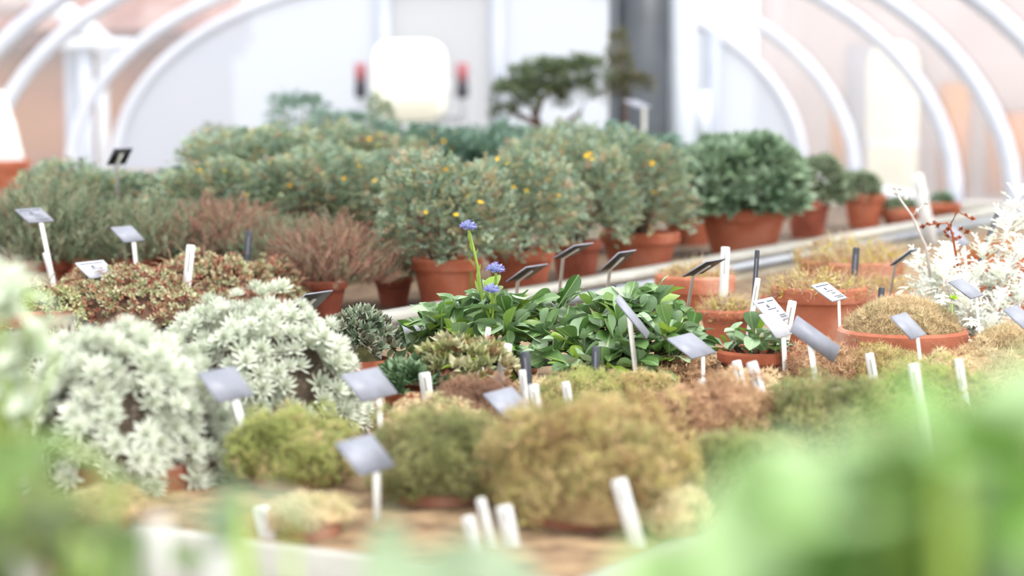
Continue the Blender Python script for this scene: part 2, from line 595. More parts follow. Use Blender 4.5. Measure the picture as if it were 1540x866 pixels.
# dwarf walls with white sills
for side, sg in (('left', -1), ('right', 1)):
    w = link('wall_' + side, None, kind='structure')
    y0, y1 = -.5, 16.1
    def P(y, off):
        return TX + TS * y + sg * (TW + off)
    def strip(o0, o1, z0, z1, mat, nm):
        vs = []
        for y in (y0, y1):
            for o, z in ((o0, z0), (o1, z0), (o1, z1), (o0, z1)):
                vs.append([P(y, o), y, z])
        return mesh(nm, vs, [[0, 1, 2, 3], [4, 7, 6, 5], [0, 4, 5, 1], [1, 5, 6, 2], [2, 6, 7, 3], [3, 7, 4, 0]], None, None, False, [mat])
    link('masonry', strip(-.06, .12, 0, TZ - .04, M_WALL, 'masonry'), w)
    link('sill', strip(-.12, .16, TZ - .04, TZ, M_RIB, 'sill'), w)

# end wall: milky sheets between grey mullions
wb = link('wall_back', None, kind='structure')
YE = 16.02
axe = TX + TS * YE


def end_sheet(x0, x1, z0, mat):
    xs = np.linspace(x0, x1, 14)
    vs = []
    for x in xs:
        s = min(.9999, abs(x - axe) / TW)
        zt = TZ + TB * (1 - s ** TN) ** (1 / TN)
        vs += [[x, YE, z0], [x, YE, max(zt, z0)]]
    q = [[2 * i, 2 * i + 2, 2 * i + 3, 2 * i + 1] for i in range(13)]
    return mesh('pane', vs, q, None, None, False, [mat])


mull = [at(px, 150, YE).x for px in (578, 748, 1072)]
edges = [axe - TW + .01] + mull + [axe + TW - .01]
for k in range(4):
    link('pane', end_sheet(edges[k], edges[k + 1], .0 if k in (1,) else .62, M_MILK2 if k == 1 else M_MILK), wb)
for k, x in enumerate(mull):
    s = abs(x - axe) / TW
    zt = TZ + TB * (1 - s ** TN) ** (1 / TN) - .05
    link('mullion', MB().box((x - .05, YE - .06, 0), (x + .05, YE + .04, zt)).mesh('mullion', M_RIBG), wb)
link('masonry', MB().box((axe - TW, YE - .02, 0), (mull[0] - .05, YE + .1, .62)).mesh('masonry', M_WALL), wb)
link('masonry', MB().box((mull[1] + .05, YE - .02, 0), (axe + TW, YE + .1, .62)).mesh('masonry', M_WALL), wb)
link('crossbar', MB().box((mull[0] + .05, YE - .03, 2.13), (mull[1] - .05, YE + .03, 2.2)).mesh('crossbar', M_RIBG), wb)

# dark steel column with its pale pipe
pc = at(962, 200, 9.2)
post = thing('steel_column', 'dark grey steel column rising behind the clipped conifer, with a pale pipe', 'column', (pc.x, 9.2, 0))
hz = 2.22
link('shaft', MB().box((-.125, -.1, 0), (.125, .1, hz)).mesh('shaft', M_POST), post)
link('flange', MB().box((-.14, -.12, 0), (-.105, .12, hz)).mesh('flange', M_POST), post)
link('downpipe', MB().box((.127, -.06, 0), (.25, .08, hz - .02)).mesh('downpipe', M_PIPE), post)
link('bracket', MB().box((.25, -.05, 1.02), (.32, .05, 1.32)).mesh('bracket', M_PIPE), post)

# white heater on the end wall with valves at its sides
hp = at(616, 122, 15.6)
heat = thing('wall_heater', 'cream enamel heater cabinet hanging against the milky end wall', 'heater', (hp.x, hp.y, hp.z))
mb = MB()
prof = []
for i in range(24):
    a = 2 * math.pi * i / 24
    c, s = math.cos(a), math.sin(a)
    prof.append((.27 * math.copysign(abs(c) ** .45, c), .30 * math.copysign(abs(s) ** .45, s)))
vs = [[x, -.16, z] for x, z in prof] + [[x * 1.04, -.1, z * 1.04] for x, z in prof] + [[x * 1.04, .34, z * 1.04] for x, z in prof]
q = []
for r in range(2):
    for i in range(24):
        j = (i + 1) % 24
        q.append([r * 24 + i, r * 24 + j, r * 24 + 24 + j, r * 24 + 24 + i])
t = [[0, i + 1, i] for i in range(1, 23)]
link('cabinet', mesh('cabinet', vs, q, t, None, True, [M_CREAM]), heat)
for sx in (-.38, .41):
    pv = link('valve', MB().lathe([(.0, .12), (.045, .12), (.05, .0), (.03, -.02), (0, -.02)], 12).mesh('valve', M_REDV, True), heat, (sx, -.02, .02))
    link('valve_body', MB().lathe([(.0, .0), (.045, .0), (.05, -.12), (.0, -.14)], 12).mesh('valve_body', M_BLACKV, True), pv, (0, 0, -.02))
link('pipe', MB().tube([(-.38, .0, -.0), (-.38, .1, -.3), (.41, .1, -.3), (.41, 0, 0)], .03, 8).mesh('pipe', M_PIPE, True), heat)
link('wall_bracket', MB().box((-.3, .33, -.1), (.3, .42, .0)).mesh('wall_bracket', M_PIPE), heat)

# beyond the glass: brick house on one side, pale rendered house on the other
bh = thing('brick_house', 'orange brick house with a tiled roof outside the curved glazing', 'house', (-11.0, 30, -.1))
link('wall', MB().box((-6, 0, 0), (6.0, 6, 2.15)).mesh('wall', M_BRICK), bh)
link('eaves', MB().box((-6.2, -.4, 2.15), (6.2, 6.2, 2.4)).mesh('eaves', M_DARKW), bh)
rf = link('roof', mesh('roof', [[-6.3, -.6, 2.4], [6.3, -.6, 2.4], [6.3, 6.6, 2.4], [-6.3, 6.6, 2.4], [-6.3, 3, 5.4], [6.3, 3, 5.4]],
                       [[0, 1, 5, 4], [2, 3, 4, 5], [3, 2, 1, 0]], [[1, 2, 5], [3, 0, 4]], None, False, [M_ROOF]), bh)
for k, (rx, rz, rw) in enumerate([(-1.2, .5, .7), (.6, .2, .6), (1.9, .9, .7), (3.4, .25, .8), (4.8, .7, .6), (.2, 1.6, .8), (3.1, 1.7, .8)]):
    link('skylight', MB().box((rx - rw / 2, -.72 + rz * 1.2, 2.4 + rz), (rx + rw / 2, -.6 + rz * 1.2 + .3, 2.4 + rz + .42)).mesh('skylight', M_STONE), rf)
link('drainpipe', MB().tube([(4.9, -.12, 0), (4.9, -.12, 2.2)], .08, 8).mesh('drainpipe', M_PIPE, True), bh)
ph = thing('rendered_house', 'pale pinkish rendered house with brick panels outside the curved glazing', 'house', (6.6, 27, -.1))
link('wall', MB().box((-2.6, 0, 0), (7, 6, 3.9)).mesh('wall', M_STONE), ph)
link('roof', mesh('roof', [[-2.9, -.4, 3.9], [7.3, -.4, 3.9], [7.3, 6.4, 3.9], [-2.9, 6.4, 3.9], [-2.9, 3, 6.0], [7.3, 3, 6.0]],
                  [[0, 1, 5, 4], [2, 3, 4, 5], [3, 2, 1, 0]], [[1, 2, 5], [3, 0, 4]], None, False, [M_ROOF]), ph)
for x0, x1, z0, z1 in ((-2.3, -1.7, .1, 1.3), (-.85, -.45, .1, 1.6), (-.2, .35, .1, 1.2), (1.2, 1.7, .4, 2.6)):
    link('brick_panel', MB().box((x0, -.08, z0), (x1, -.005, z1)).mesh('brick_panel', M_BRICK), ph)
link('door', MB().box((-2.1, -.1, .1), (-1.2, -.006, 2.1)).mesh('door', M_SLATE), ph)
link('window', MB().box((.5, -.08, 1.5), (1.1, -.006, 2.4)).mesh('window', M_SLATE), ph)
tk = thing('water_tank', 'tall cream cylinder tank standing outside beside the pale house', 'tank', (at(1342, 200, 21).x, 21, -.1))
link('cylinder', MB().lathe([(0, 0), (.26, 0), (.26, 1.75), (.22, 1.9), (.1, 1.97), (0, 1.98)], 24).mesh('cylinder', material('cream_tank_paint', [(176, 168, 152), (190, 182, 166)], rough=.6, nscale=2), True), tk)
link('band', MB().lathe([(.262, .9), (.275, .9), (.275, .95), (.262, .95)], 24).mesh('band', M_RIBG, True), tk)

# frame of the neighbouring bay seen through the glazing
nb = thing('neighbour_frame', 'white curved frame of the neighbouring bay outside beside the brick house', 'frame', (at(128, 60, 17.2).x, 17.2, -.1))
link('post', MB().box((-.05, -.05, 0), (.05, .05, 1.85)).mesh('post', M_RIBG), nb)
link('post', MB().box((-.25, .3, 0), (-.15, .4, 1.85)).mesh('post', M_RIBG), nb)
arc = [(-.05 + .38 - 1.9 * math.sin(a), 0, 1.0 + 1.75 * math.cos(a) - .35) for a in np.linspace(-.10, .75, 12)]
a0 = at(175, 85, 17.2) - Vector(nb.location)
a1 = at(120, 35, 17.2) - Vector(nb.location)
a2 = at(60, -8, 17.2) - Vector(nb.location)
a3 = at(-40, -60, 17.2) - Vector(nb.location)
link('arch', MB().tube([a0, a1, a2, a3], .09, 8).mesh('arch', M_RIB, True), nb)
link('gutter', MB().box((-.3, -.1, 1.82), (.4, .45, 1.9)).mesh('gutter', M_RIB), nb)

# ------------------------------------------------------------------ benches
MU = Matrix.Translation(C0) @ Matrix.Rotation(UANG, 4, 'Z')     # local x along U, y along V


def bench(label, u0, u1, v0, v1, boards, bed=M_SAND):
    b = thing('planting_bench', label, 'bench', tuple(uv(u0, v0, 0)), UANG)
    L, W = u1 - u0, v1 - v0
    link('sand_bed', MB().box((.025, .025, BZ - .09), (L - .025, W - .025, BZ)).mesh('sand_bed', bed), b)
    link('deck', MB().box((0, 0, BZ - .13), (L, W, BZ - .09)).mesh('deck', M_WOOD), b)
    for x in ((.12, L / 2, L - .12) if L > 2.5 else (.1, L - .1)):
        for y in (.08, W - .08):
            link('leg', MB().box((x - .04, y - .04, 0), (x + .04, y + .04, BZ - .13)).mesh('leg', M_WOOD), b)
    for (x0, x1, y0, y1, z1, mat) in boards(L, W):
        link('edge_board', MB().box((x0, y0, BZ - .09), (x1, y1, z1)).mesh('edge_board', mat), b)
    return b


bench('long sand bench with pale edge boards carrying the cushion plants', 0, 5.2, 0, 1.10,
      lambda L, W: ((0, L, 0, .024, BZ + .003, M_BOARD), (0, .024, .025, W, BZ + .003, M_BOARD), (L - .024, L, .025, W, BZ + .003, M_BOARD)))
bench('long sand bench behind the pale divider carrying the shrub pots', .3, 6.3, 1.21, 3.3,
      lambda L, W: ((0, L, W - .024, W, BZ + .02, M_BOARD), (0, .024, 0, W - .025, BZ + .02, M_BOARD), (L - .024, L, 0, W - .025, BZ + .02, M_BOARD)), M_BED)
bench('short sand bench at the aisle carrying the tall leafy pots', -1.3, -.35, -1.3, 1.25,
      lambda L, W: ((0, L, 0, .024, BZ + .02, M_BOARD), (0, L, W - .024, W, BZ + .02, M_BOARD), (0, .024, .025, W - .025, BZ + .02, M_BOARD), (L - .024, L, .025, W - .025, BZ + .02, M_BOARD)))
dv = thing('divider_board', 'pale board and metal strip dividing the two sand benches', 'divider', tuple(uv(.3, 1.102, 0)), UANG)
LD = 6.0
link('side_board', MB().box((0, 0.012, BZ - .10), (LD, .03, BZ + .028)).mesh('side_board', M_BOARDSIDE), dv)
link('metal_strip', MB().box((0, .004, BZ + .012), (LD, .0118, BZ + .036)).mesh('metal_strip', M_ALU), dv)
for k in range(4):
    link('top_board', MB().box((k * 1.5 + .002, .0, BZ + .036), (k * 1.5 + 1.498, .066, BZ + .052)).mesh('top_board', M_BOARD), dv)
link('back_board', MB().box((0, .045, BZ - .10), (LD, .064, BZ + .036)).mesh('back_board', M_BOARDSIDE), dv)

# ------------------------------------------------------------------ pots
POTS = {}


def pot_mesh(dia, h, mat):
    key = (round(dia, 3), round(h, 3), mat.name)
    if key in POTS:
        return POTS[key]
    R = dia / 2
    rim = min(.24 * h, .16 * dia) if h > .5 * dia else .42 * h
    tk_ = .035 * dia + .003
    prof = [(0, 0), (.66 * R, 0), (.68 * R, .004), (.90 * R, h - rim), (.905 * R, h - rim), (.985 * R, h - rim), (R, h - rim + .004),
            (R, h - .004), (R - .003, h), (R - tk_ + .002, h), (R - tk_, h - .003), (R - tk_ - .01, h - .03 * 1.2 - .01)]
    POTS[key] = MB().lathe(prof, 36).mesh('pot', mat, False)
    me = POTS[key]
    me.polygons.foreach_set('use_smooth', np.ones(len(me.polygons), dtype=bool))
    me.set_sharp_from_angle(angle=math.radians(32))
    return me


def add_pot(root, dia, h, mat, soil=M_SOIL, z0=0.0):
    link('pot', pot_mesh(dia, h, mat), root, (0, 0, z0), (0, 0, rng.uniform(0, 6)))
    R = dia / 2 * .92
    vs, q, t = [[0, 0, .006]], [], []
    for k in range(20):
        a = 2 * math.pi * k / 20
        vs.append([R * math.cos(a), R * math.sin(a), 0])
        t.append([0, k + 1, (k + 1) % 20 + 1])
    link('soil', mesh('soil', vs, None, t, None, True, [soil]), root, (0, 0, z0 + h - .022))
    return z0 + h - .02


def solve_pot(cx, rimy, wpx, ratio=.74, z0=BZ):
    """base point, diameter and height of a pot standing on z0 whose rim shows at this pixel with this width"""
    d = 4.0
    for _ in range(30):
        dia = wpx * d / FPX
        h = ratio * dia
        p = on(cx, rimy, z0 + h)
        d = p.y + dia / 2          # the pixel shows the near lip of the rim
    return Vector((p.x * d / p.y, d, z0)), dia, h


# ------------------------------------------------------------------ foliage families
COR_T = [pinnate(3, s) for s in range(5)]
COR_MESH = {}


def shrub_mesh(var, mat, n=1100, size=.17):
    """unit leafy crown, radius 1, centre at origin"""
    key = (var, mat.name, n)
    if key in COR_MESH:
        return COR_MESH[key]
    d = rand_dir(n)
    d[:, 2] = np.where(d[:, 2] < -.55, -d[:, 2], d[:, 2])
    lump = 1 + .16 * np.sin(3.1 * d[:, 0] + var) * np.cos(2.7 * d[:, 1] - var) + .1 * np.sin(6 * d[:, 2] + 4 * d[:, 0])
    r = (rng.uniform(.3, 1, n) ** .45) * lump
    pos = d * r[:, None]
    ax = norm(d + .7 * rand_dir(n) + np.array([0, 0, .45]))
    nr = norm(np.array([0, 0, 1.0]) + .8 * rand_dir(n))
    COR_MESH[key] = scatter('foliage', COR_T, pos, ax, nr, rng.uniform(.7, 1.3, n) * size, rng.random(n), [mat])
    return COR_MESH[key]


def flower_mesh():
    parts = []
    for i in range(6):
        v, q, t = xf(leaf_t(OVAL, 3, 2, .3, .6), s=1)
        M = np.array(Matrix.Rotation(i * 1.047, 3, 'Z') @ Matrix.Rotation(.5, 3, 'X'))
        parts.append((v @ M.T, q, t))
    v, q, t = merge(parts)
    return mesh('flower', v, q, t, None, True, [M_YEL])


FLOWER = flower_mesh()


def branches(root, top_r, z0, z1, n, r0, mat=M_BARK, name='woody_stem'):
    mb = MB()
    for i in range(n):
        a = rng.uniform(0, 6.28)
        rr = top_r * math.sqrt(rng.uniform(.05, 1))
        e = Vector((rr * math.cos(a), rr * math.sin(a), z1 - (z1 - z0) * rng.uniform(0, .4)))
        s = Vector((rng.normal() * .012, rng.normal() * .012, z0 - .01))
        m = (s + e) / 2 + Vector((rng.normal() * .012, rng.normal() * .012, (z1 - z0) * .12))
        mb.tube([s, m, e], [r0, r0 * .75, r0 * .35], 5)
    return link(name, mb.mesh(name, mat, True), root)


VAR = [0]


def shrub(label, cx, topy, wpx, pot=None, d=None, mat=M_COR, terra=0, flowers=6, n=1800, size=.185, name='potted_shrub', bottom=None, group=None,
          dia=.16, hh=.13, branchy=14):
    if pot:
        base, dia, h = solve_pot(pot[0], pot[1], pot[2], pot[3] if len(pot) > 3 else .74)
        d = base.y
    else:
        p = at(cx, 300, d)
        base, h = Vector((p.x, d, BZ)), hh
    r = thing(name, label, 'plant', tuple(base), 0, group)
    zs = add_pot(r, dia, h, M_TERRA[terra])
    ptop = at(cx, topy, d)
    rx = wpx * d / FPX / 2
    ztop = ptop.z - BZ
    zb = zs - .035 if bottom is None else at(cx, bottom, d).z - BZ
    rz = max(.05, (ztop - zb) / 2)
    cz = (ztop + zb) / 2
    ox = ptop.x - base.x
    VAR[0] += 1
    f = link('foliage', shrub_mesh(VAR[0] % 5, mat, n, size), r, (ox, 0, cz), (0, 0, rng.uniform(0, 6.28)), (rx, rx, rz), 'stuff')
    branches(r, rx * .7, zs - .005, cz + rz * .6, branchy, .0045)
    for _ in range(flowers):
        a = rng.uniform(-2.9, -.25)
        el = rng.uniform(0, 1.2)
        q = Vector((ox + rx * .97 * math.cos(a) * math.cos(el), rx * .97 * math.sin(a) * math.cos(el), cz + rz * 1.0 * math.sin(el)))
        link('flower', FLOWER, r, q, (rng.uniform(.2, 1.3), 0, rng.uniform(-.8, .8)), (.0055 + .003 * rng.random(),) * 3)
    return r


# --- shrubs on the far bench, pots in view
shrub('yellow-dotted shrub in the terracotta pot behind the tallest blue flower', 668, 245, 210, (672, 392, 108), terra=0, flowers=5)
shrub('yellow-dotted shrub in the terracotta pot above the two blue flowers', 775, 232, 200, (782, 378, 106), terra=0, flowers=6)
shrub('yellow-dotted shrub in the darker terracotta pot next to the widest shrub pot', 872, 212, 170, (866, 364, 80, .86), terra=1, flowers=5)
shrub('yellow-flowered shrub in the wide terracotta pot nearest the blue-green dome', 952, 212, 190, (962, 352, 122, .56), terra=0, flowers=7)
# --- shrubs behind them
G2 = 'flowering shrubs massed on the far bench'
for lab, cx, ty, w, d, fl, mat in (
    ('low shrub below the black-backed label at the end of the far bench', 130, 252, 190, 4.9, 5, M_COR),
    ('leafy shrub between the black-backed label and the tall shrub mass', 255, 262, 160, 5.0, 4, M_CORB),
    ('tall pale shrub on the outer slope of the shrub mass', 385, 196, 210, 5.1, 6, M_COR),
    ('lower pale shrub in front of the tall pale shrub, above the brown heath', 330, 246, 170, 4.6, 5, M_COR),
    ('dense shrub above the reddish brown heath', 470, 232, 200, 4.7, 5, M_COR),
    ('tall shrub in the middle of the shrub mass below the heater', 545, 196, 200, 5.6, 6, M_COR),
    ('dense shrub with the single big yellow bloom beside it', 585, 238, 190, 4.9, 4, M_COR),
    ('dark shrub below the heater at the top of the mass', 640, 192, 190, 6.0, 4, M_CORB),
    ('dark shrub in front of the bonsai at the top of the mass', 735, 196, 170, 6.0, 4, M_CORB),
    ('pale shrub below the bonsai trunk', 845, 196, 180, 5.6, 3, M_COR),
    ('dark shrub in the gap beside the blue-green dome', 1036, 258, 86, 5.95, 1, M_CORB),
    ('shrub at the foot of the dark steel column', 945, 200, 150, 5.7, 3, M_CORB),
):
    shrub(lab, cx, ty, w * 1.18, None, d, mat, int(rng.integers(0, 3)), fl, group=G2, dia=.17)
# loose dark plants further back
shrub('dark loose shrub poking up highest above the pale slope', 448, 140, 95, None, 6.9, M_CORB, 1, 0, n=420, size=.24, bottom=215, dia=.15)
shrub('smoky grey-green shrub behind the pale slope', 335, 188, 95, None, 6.7, M_GREYG, 1, 0, n=380, size=.2, bottom=245, dia=.15)
shrub('dark spreading shrub standing below the heater', 520, 168, 130, None, 6.8, M_CORB, 1, 0, n=520, size=.22, bottom=215, dia=.15)
shrub('slim olive conifer standing just below the heater', 572, 150, 50, None, 7.2, M_GREYG, 1, 0, n=240, size=.3, bottom=230, dia=.13)
# single big yellow bloom in focus
yb = at(702, 292, 4.02)

# --- the blue-green dome
DOME_T = [rosette_t(9, leaf_small, s, .2, 1.2) for s in range(3)]


def dome_plant(label, cx, topy, wpx, pot, mat, n=520, size=.15, terra=0, name='dome_plant', d=None):
    base, dia, h = solve_pot(pot[0], pot[1], pot[2], pot[3] if len(pot) > 3 else .72)
    d = base.y
    r = thing(name, label, 'plant', tuple(base))
    zs = add_pot(r, dia, h, M_TERRA[terra])
    pt = at(cx, topy, d)
    rx, ztop = wpx * d / FPX / 2, pt.z - BZ
    cz = zs + (ztop - zs) * .35
    rz = ztop - cz
    dd = rand_dir(n)
    dd[:, 2] = np.where(dd[:, 2] < -.5, -dd[:, 2], dd[:, 2])
    lump = 1 + .1 * np.sin(5 * dd[:, 0] + 1) * np.cos(4 * dd[:, 1]) + .05 * rng.normal(size=n)
    zsc = np.where(dd[:, 2] > 0, rz, (cz - zs) * 1.0)
    dd_s = np.sign(dd) * np.abs(dd) ** .72
    pos = dd_s * lump[:, None] * np.stack([np.full(n, rx), np.full(n, rx), zsc], 1) * .88 + np.array([pt.x - base.x, 0, cz])
    ax = norm(dd + .35 * rand_dir(n) + np.array([0, 0, .35]))
    me = scatter('foliage', DOME_T, pos, ax, rand_dir(n), rng.uniform(.8, 1.25, n) * size * rx, rng.random(n), [mat])
    link('foliage', me, r, kind='stuff')
    branches(r, rx * .75, zs - .005, cz + rz * .5, 22, .005)
    return r


dome_plant('big blue-green leafy dome in a wide-rimmed terracotta pot', 1116, 212, 192, (1118, 316, 136, .54), M_DOME, 620, .26)
dome_plant('small grey-green plant in the terracotta pot right behind the blue-green dome', 1232, 238, 76, (1215, 303, 70, .8), M_GREYG, 260, .34, 1)
dome_plant('grey-green trailing plant in a small pot at the far end of the divider', 1288, 262, 70, (1300, 292, 66, .8), M_GREYG, 240, .34, 0)
dome_plant('tiny grey tuft in the terracotta pot near the bench end', 1354, 300, 50, (1356, 314, 64, .48), M_GREYG, 140, .34, 0)
dome_plant('tiny green tuft in a terracotta pot against the sill', 1416, 290, 36, (1412, 306, 66, .4), M_DOME, 140, .3, 0)
# hanging grey plant beside the pot
# ------------------------------------------------------------------ heaths
HS = [heath_sprig(s) for s in range(5)]


def heath(label, cx, basey, topy, wpx, mat, n=620, pot=None, ln=.30, terra=1):
    base = on(cx, basey, BZ) if not pot else solve_pot(*pot)[0]
    d = base.y
    r = thing('heath_plant', label, 'plant', tuple(base))
    dia, h = (pot and solve_pot(*pot)[1:]) or (.13, .10)
    zs = add_pot(r, dia, h, M_TERRA[terra])
    pt = at(cx, topy, d)
    rx, ht = wpx * d / FPX / 2, pt.z - BZ - zs
    ox = pt.x - base.x
    k = rng.random(n)
    a = rng.uniform(0, 6.28, n)
    rad = np.sqrt(rng.random(n))
    env = np.sqrt(np.clip(1 - (rad * .92) ** 2, 0, 1))
    z = zs + ht * (.12 + .78 * env * rng.uniform(.25, 1, n))
    pos = np.stack([ox + rx * .92 * rad * np.cos(a), rx * .92 * rad * np.sin(a), z - ln * ht * .5], 1)
    ax = norm(np.stack([np.cos(a) * rad * 1.1, np.sin(a) * rad * 1.1, np.full(n, .9)], 1) + .5 * rand_dir(n))
    me = scatter('foliage', HS, pos, ax, rand_dir(n), rng.uniform(.7, 1.25, n) * ln * max(ht, .09), k, [mat])
    link('foliage', me, r, kind='stuff')
    branches(r, rx * .75, zs, zs + ht * .8, 34, .0024, M_TWIG)
    return r


heath('dull green heath behind the leaning grey label at the bench end', 62, 462, 262, 210, M_HEATHG, 1100)
heath('grey-green heath in front of the black-backed label', 205, 458, 288, 220, M_HEATHG, 1100)
heath('brownish heath at the middle of the heath row', 330, 456, 290, 210, M_HEATHB, 1100)
heath('grey-topped heath above the small empty-looking clay pot', 425, 462, 318, 180, M_HEATHG, 700)
heath('reddish brown heath in the terracotta pot beside the black-backed bent label', 500, 440, 318, 190, M_HEATHB, 900, (486, 424, 74))
heath('thin grey heath spilling over a terracotta rim beside the divider', 592, 440, 350, 150, M_HEATHG, 480, (592, 418, 60))

# ------------------------------------------------------------------ red sedums
SED_T = [rosette_t(6, leaf_small, s, .3, 1.3) for s in range(4)] + [pinnate(3, 20, leaf_lance, .4)]


def sedum(label, cx, basey, topy, wpx, mat, n=1300, pot=None, sz=.0095, name='sedum_plant', terra=0, trail=.35):
    if pot:
        base, dia, h = solve_pot(*pot)
    else:
        base, dia, h = on(cx, basey, BZ), .17, .07
    d = base.y
    r = thing(name, label, 'plant', tuple(base))
    zs = add_pot(r, dia, h, M_TERRA[terra])
    pt = at(cx, topy, d)
    rx, ht = wpx * d / FPX / 2, pt.z - BZ - zs
    ox = pt.x - base.x
    a = rng.uniform(0, 6.28, n)
    rad = np.sqrt(rng.random(n))
    lump = .8 + .25 * np.sin(rad * 9 + 2 * a) * np.sin(a * 3 + cx)
    z = zs + ht * np.sqrt(np.clip(1 - rad ** 2, 0, 1)) * lump * rng.uniform(.72, 1.05, n)
    z = np.where(rad > .7, np.maximum(.012, z - (rad - .7) * rng.uniform(0, 1, n) * trail), z)
    pos = np.stack([ox + rx * rad * np.cos(a), rx * .8 * rad * np.sin(a), z], 1)
    ax = norm(np.stack([np.cos(a) * rad, np.sin(a) * rad, np.full(n, .8)], 1) + .6 * rand_dir(n))
    patch = .5 + .5 * np.sin(pos[:, 0] * 60 + 1.3) * np.cos(pos[:, 1] * 50 + pos[:, 2] * 70)
    tint = np.clip(.35 * patch + .65 * rng.random(n), 0, 1)
    me = scatter('foliage', SED_T, pos, ax, rand_dir(n), rng.uniform(.7, 1.3, n) * sz, tint, [mat])
    link('foliage', me, r, kind='stuff')
    mb = MB()
    for i in range(60):
        a = rng.uniform(0, 6.28)
        rr = math.sqrt(rng.random())
        p0 = Vector((ox + rx * rr * .9 * math.cos(a), rx * .72 * rr * math.sin(a), zs + ht * math.sqrt(1 - rr * rr) * .78))
        dv_ = Vector((rng.normal(), rng.normal(), .3 + .5 * rng.random())).normalized() * .035
        mb.tube([p0, p0 + dv_ * .6 + Vector((0, 0, .006)), p0 + dv_], [.0012, .001, .0006], 4)
    link('runner', mb.mesh('runner', M_TWIG, True), r, kind='stuff')
    # low rounded mat of old stems under the leaves
    core = mound_mesh(rx * .86, rx * .68, max(ht * .66 , .02), MOSSBASE['dark'], 5)
    link('old_growth', core, r, (ox, 0, zs - .01))
    return r


def mound_mesh(rx, ry, h, mat, seed, ru=24, rv=8):
    vs, q, t = [[0, 0, h]], [], []
    for i in range(1, rv + 1):
        f = i / rv * math.pi / 2 * 1.02
        for k in range(ru):
            a = 2 * math.pi * k / ru
            w = 1 + .07 * math.sin(3 * a + seed) + .05 * math.sin(7 * a - seed + 4 * f)
            vs.append([rx * w * math.sin(f) * math.cos(a), ry * w * math.sin(f) * math.sin(a), h * math.cos(f) * (1 + .12 * math.sin(2 * a + seed + 3 * f))])
    for k in range(ru):
        t.append([0, 1 + k, 1 + (k + 1) % ru])
    for i in range(rv - 1):
        for k in range(ru):
            k2 = (k + 1) % ru
            q.append([1 + i * ru + k, 1 + (i + 1) * ru + k, 1 + (i + 1) * ru + k2, 1 + i * ru + k2])
    return mesh('cushion_core', vs, q, t, None, True, [mat])


sedum('reddish sedum mat with the pale grey label standing in it', 185, 512, 398, 270, M_SEDUM, 2100)
sedum('reddish brown sedum mat with the white stick label in it', 300, 492, 378, 220, M_SEDUM, 1800)
sedum('brown sedum hanging over the small clay pot behind the silver rosettes', 400, 486, 388, 130, M_SEDUM, 1000, (396, 438, 62, .8))
sedum('pale green sedum mat at the end of the far bench', 50, 522, 420, 190, M_SEDUMP, 1200)

# ------------------------------------------------------------------ globularias
for m_ in (M_GLOB, M_GLAUC):
    nt = m_.node_tree
    b_ = nt.nodes['Principled BSDF']
    src_ = b_.inputs['Base Color'].links[0].from_socket
    tc_ = nt.nodes.new('ShaderNodeTexCoord')
    sx_ = nt.nodes.new('ShaderNodeSeparateXYZ')
    nt.links.new(tc_.outputs['Object'], sx_.inputs[0])
    ab_ = nt.nodes.new('ShaderNodeMath')
    ab_.operation = 'ABSOLUTE'
    nt.links.new(sx_.outputs['X'], ab_.inputs[0])
    mr_ = nt.nodes.new('ShaderNodeMapRange')
    mr_.inputs['From Min'].default_value = .008
    mr_.inputs['From Max'].default_value = .028
    mr_.inputs['To Min'].default_value = .55
    mr_.inputs['To Max'].default_value = 0
    nt.links.new(ab_.outputs[0], mr_.inputs['Value'])
    mx_ = nt.nodes.new('ShaderNodeMixRGB')
    nt.links.new(mr_.outputs[0], mx_.inputs['Fac'])
    nt.links.new(src_, mx_.inputs[1])
    mx_.inputs[2].default_value = lin(176, 196, 136)
    nt.links.new(mx_.outputs[0], b_.inputs['Base Color'])
GL = [mesh('leaf', *[x for x in leaf_t(SPAT, 14, 4, c, cu, tc, w)], None, True, [M_GLOB]) for c, cu, tc, w in
      ((.10, .45, 0, .0), (.28, .35, -.6, .15), (-.08, .6, .5, .0), (.42, .3, -.8, .2))]
GLG = []
for m_ in GL:
    m2 = m_.copy()
    m2.materials.clear()
    m2.materials.append(M_GLAUC)
    GLG.append(m2)


GLL = []
for m_ in GL:
    m2 = m_.copy()
    m2.materials.clear()
    m2.materials.append(M_LIMEG)
    GLL.append(m2)


def place_leaf(me, root, p, axis, nrm, s, name='leaf', sx=1.0):
    y = Vector(axis).normalized()
    z = Vector(nrm)
    z = (z - y * z.dot(y)).normalized()
    x = y.cross(z)
    o = link(name, me, root)
    M = Matrix((x, y, z)).transposed().to_4x4()
    o.matrix_local = Matrix.Translation(p) @ M @ Matrix.Diagonal((s * sx, s, s, 1))
    return o


